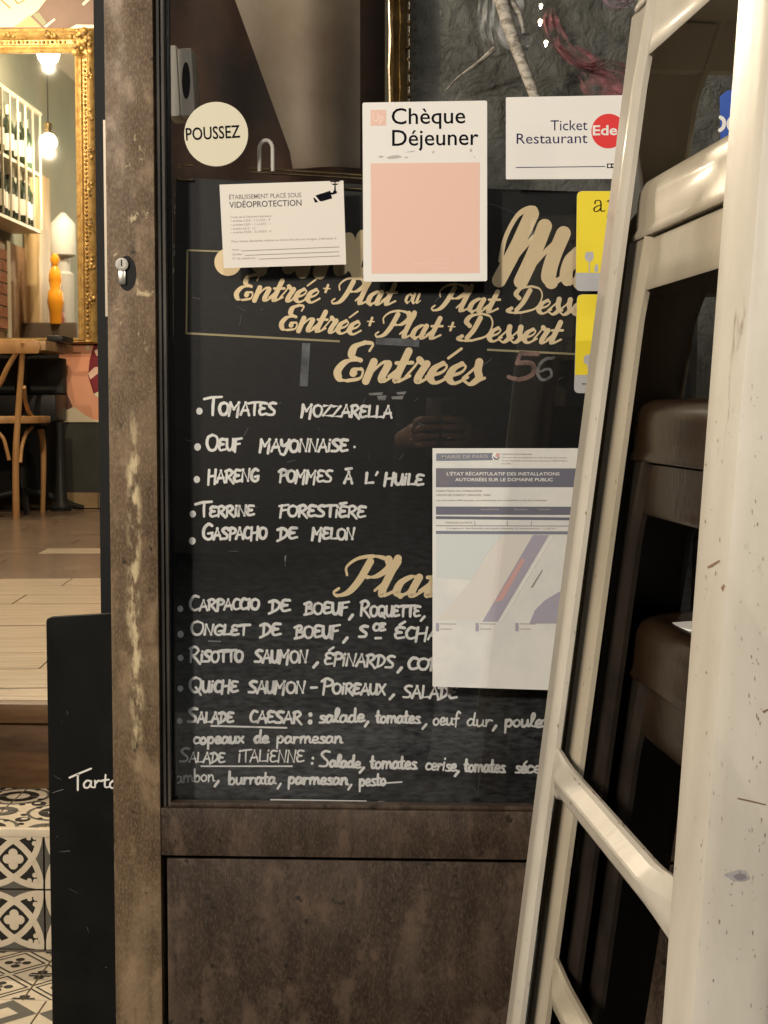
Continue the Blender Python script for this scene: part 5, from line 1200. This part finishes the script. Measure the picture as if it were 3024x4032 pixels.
for sx_ in (-.03, .03): mb.lathe((bx + sx_, by + .112, 1.652), [(.0005, .008), (.009, .004), (.011, -.004), (.0005, -.010)], M_WHITE, 10, 'y'); mb.lathe((bx + sx_, by + .117, 1.652), [(.0005, .006), (.005, .003), (.0005, -.002)], M_BLACK, 8, 'y')
put(mb.build('eye', smooth=60), per)
mb = MB(); mb.tube(bez([(bx - .024, by + .108, 1.572), (bx, by + .118, 1.570), (bx + .024, by + .108, 1.572)], 4), .005, mat('lips', (.38, .15, .12), .5), 6); put(mb.build('mouth', smooth=60), per)
skin('hair', [(bx, by - .05, 1.56), (bx, by - .035, 1.66), (bx, by + .01, 1.745)], [(0, 1), (1, 2)], [(.06, .05), (.088, .075), (.082, .085)], M_HAIR)
# phone held upright, its lens at the viewpoint
ph = thing('phone', 'grey phone held up in two hands, faintly reflected in the glass', 'phone', (.0, -1.889, .80))
mb = MB(); mb.box((-.060, -1.893, .815), (.012, -1.884, .962), M_PHONE); put(mb.build('case', bevel=.004), ph)
mb = MB(); mb.box((-.022, -1.8835, .920), (.009, -1.8805, .955), M_BLACK); put(mb.build('camera_bump', bevel=.001), ph)
def hand(sx, cx):
    # palm beside the phone, four fingers curled over its back, thumb on the screen side
    w0 = Vector((cx + sx * .055, -1.98, .86)); pal = Vector((cx + sx * .022, -1.915, .872))
    pts = [w0 + Vector((sx * .02, -.035, -.01)), w0, pal]; ed = [(0, 1), (1, 2)]; rd = [.027, .026, .028]
    for k, (ln, zz) in enumerate(((.95, .905), (1.05, .884), (1.0, .863), (.82, .843))):
        b = len(pts); r0 = .0095 - .0006 * k
        pts += [Vector((cx + sx * .020, -1.893, zz)), Vector((cx + sx * .010, -1.873, zz + .002)), Vector((cx - sx * .014 * ln, -1.870, zz + .004)), Vector((cx - sx * .034 * ln, -1.876, zz + .004))]
        ed += [(2, b), (b, b + 1), (b + 1, b + 2), (b + 2, b + 3)]; rd += [r0 + .001, r0, r0 - .0006, r0 - .0018]
    b = len(pts); pts += [Vector((cx + sx * .018, -1.925, .845)), Vector((cx - sx * .006, -1.912, .858)), Vector((cx - sx * .024, -1.905, .872))]
    ed += [(1, b), (b, b + 1), (b + 1, b + 2)]; rd += [.013, .011, .009]
    skin('hand', pts, ed, [(q, q) for q in rd], M_SKIN, 1)
hand(-1, -.060); hand(1, .012)

# white papers seen between the stools
a = P(2758, 2188, YK); b = P(2900, 2336, YK)
t = sticker('white_card', 'plain white card on the glass just right of the stool stack gap', [(2750, 2185), (2930, 2185), (2930, 2338), (2742, 2334)], M_PAPER, 'card')
mb = MB(); zq = CAMZ + .122 - .32 + .046 - .0030
mb.box((-.075, -.05, 0), (.075, .055, .0012), M_PAPER, Matrix.Rotation(.5, 4, 'Z')); o = mb.build('folded_paper'); o.location = (SC.x - .07, SC.y + .07, zq); tag(o, 'white sheet of paper lying on the lowest brown stool seat', 'paper')

# chips, scratches and a smudge on the painted legs, laid on the metal where they are
bpy.context.view_layer.update(); dg = bpy.context.evaluated_depsgraph_get()
M_CHIP = mat('chip_brown', (.20, .13, .08), .7); M_SMG = mat('smudge_grey', (.36, .335, .335), .5); M_SMG2 = mat('smudge_dark', (.22, .20, .21), .5)
def cast(px, py):
    d = (P(px, py, 0) - CO).normalized(); ok, loc, nrm, _, ob, _ = S.ray_cast(dg, CO + d * .05, d)
    return (loc, nrm, ob) if ok else None
def mark(pts, m, lift):
    hs = [cast(*q) for q in pts]
    if any(h is None or h[2].name.split('.')[0] not in ('leg', 'footrest') for h in hs): return
    if len({h[2].name for h in hs}) > 1: return
    if any((h[0] - hs[0][0]).length > .12 for h in hs): return
    ob = hs[0][2]; marks.setdefault(ob.name, (ob, MB()))[1].add([h[0] + h[1] * lift for h in hs], [tuple(range(len(hs)))], m)
marks = {}
def blob(cx, cy, rx, ry, m, lift, n=12, rough=.25):
    mark([(cx + rx * math.cos(k * 2 * math.pi / n) * rnd.uniform(1 - rough, 1 + rough), cy + ry * math.sin(k * 2 * math.pi / n) * rnd.uniform(1 - rough, 1 + rough)) for k in range(n)], m, lift)
rnd = random.Random(21)
blob(2905, 3448, 52, 22, M_SMG, .0002); blob(2912, 3452, 26, 12, M_SMG2, .0003)
for p_ in ([(2902, 3140), (2960, 3152), (3015, 3166), (3015, 3171), (2958, 3158), (2904, 3146)], [(2785, 2232), (2820, 2212), (2836, 2204), (2832, 2214), (2806, 2232), (2790, 2238)], [(2840, 2315), (2850, 2300), (2856, 2306), (2848, 2330)],
           [(3000, 2800), (3022, 2790), (3022, 2796), (3006, 2808)]): mark(p_, M_CHIP, .0003)
for _ in range(150):
    x = rnd.choice([rnd.uniform(2740, 3020), rnd.uniform(2740, 3020), rnd.uniform(2950, 3000)]); y = rnd.uniform(1500, 4000); w = rnd.uniform(1.2, 3.2); h = rnd.uniform(4, 26) if rnd.random() < .7 else 5
    mark([(x, y), (x + w, y + h * .3), (x + w * .6, y + h), (x - w * .5, y + h * .6)], M_CHIP if rnd.random() < .45 else M_SMG, .0003)
for _ in range(70):
    y = rnd.uniform(700, 4000); x = 2500 - (y - 200) * .131 + rnd.uniform(5, 180); w = rnd.uniform(1, 2.6); h = rnd.uniform(4, 22)
    mark([(x, y), (x + w, y + h * .3), (x + w * .3, y + h), (x - w * .6, y + h * .6)], M_CHIP if rnd.random() < .5 else M_SMG, .0003)
for _ in range(40):
    f_ = rnd.random(); x = 2220 + f_ * 440; y = 2985 + f_ * 450 + rnd.uniform(-40, 40); mark([(x, y), (x + 4, y + 2), (x + 7, y + 8), (x + 1, y + 5)], M_CHIP, .0003)
for k_, (ob, mb) in marks.items():
    o = mb.build('paint_wear'); o.parent = ob; o.matrix_parent_inverse = ob.matrix_world.inverted(); o['kind'] = 'stuff'
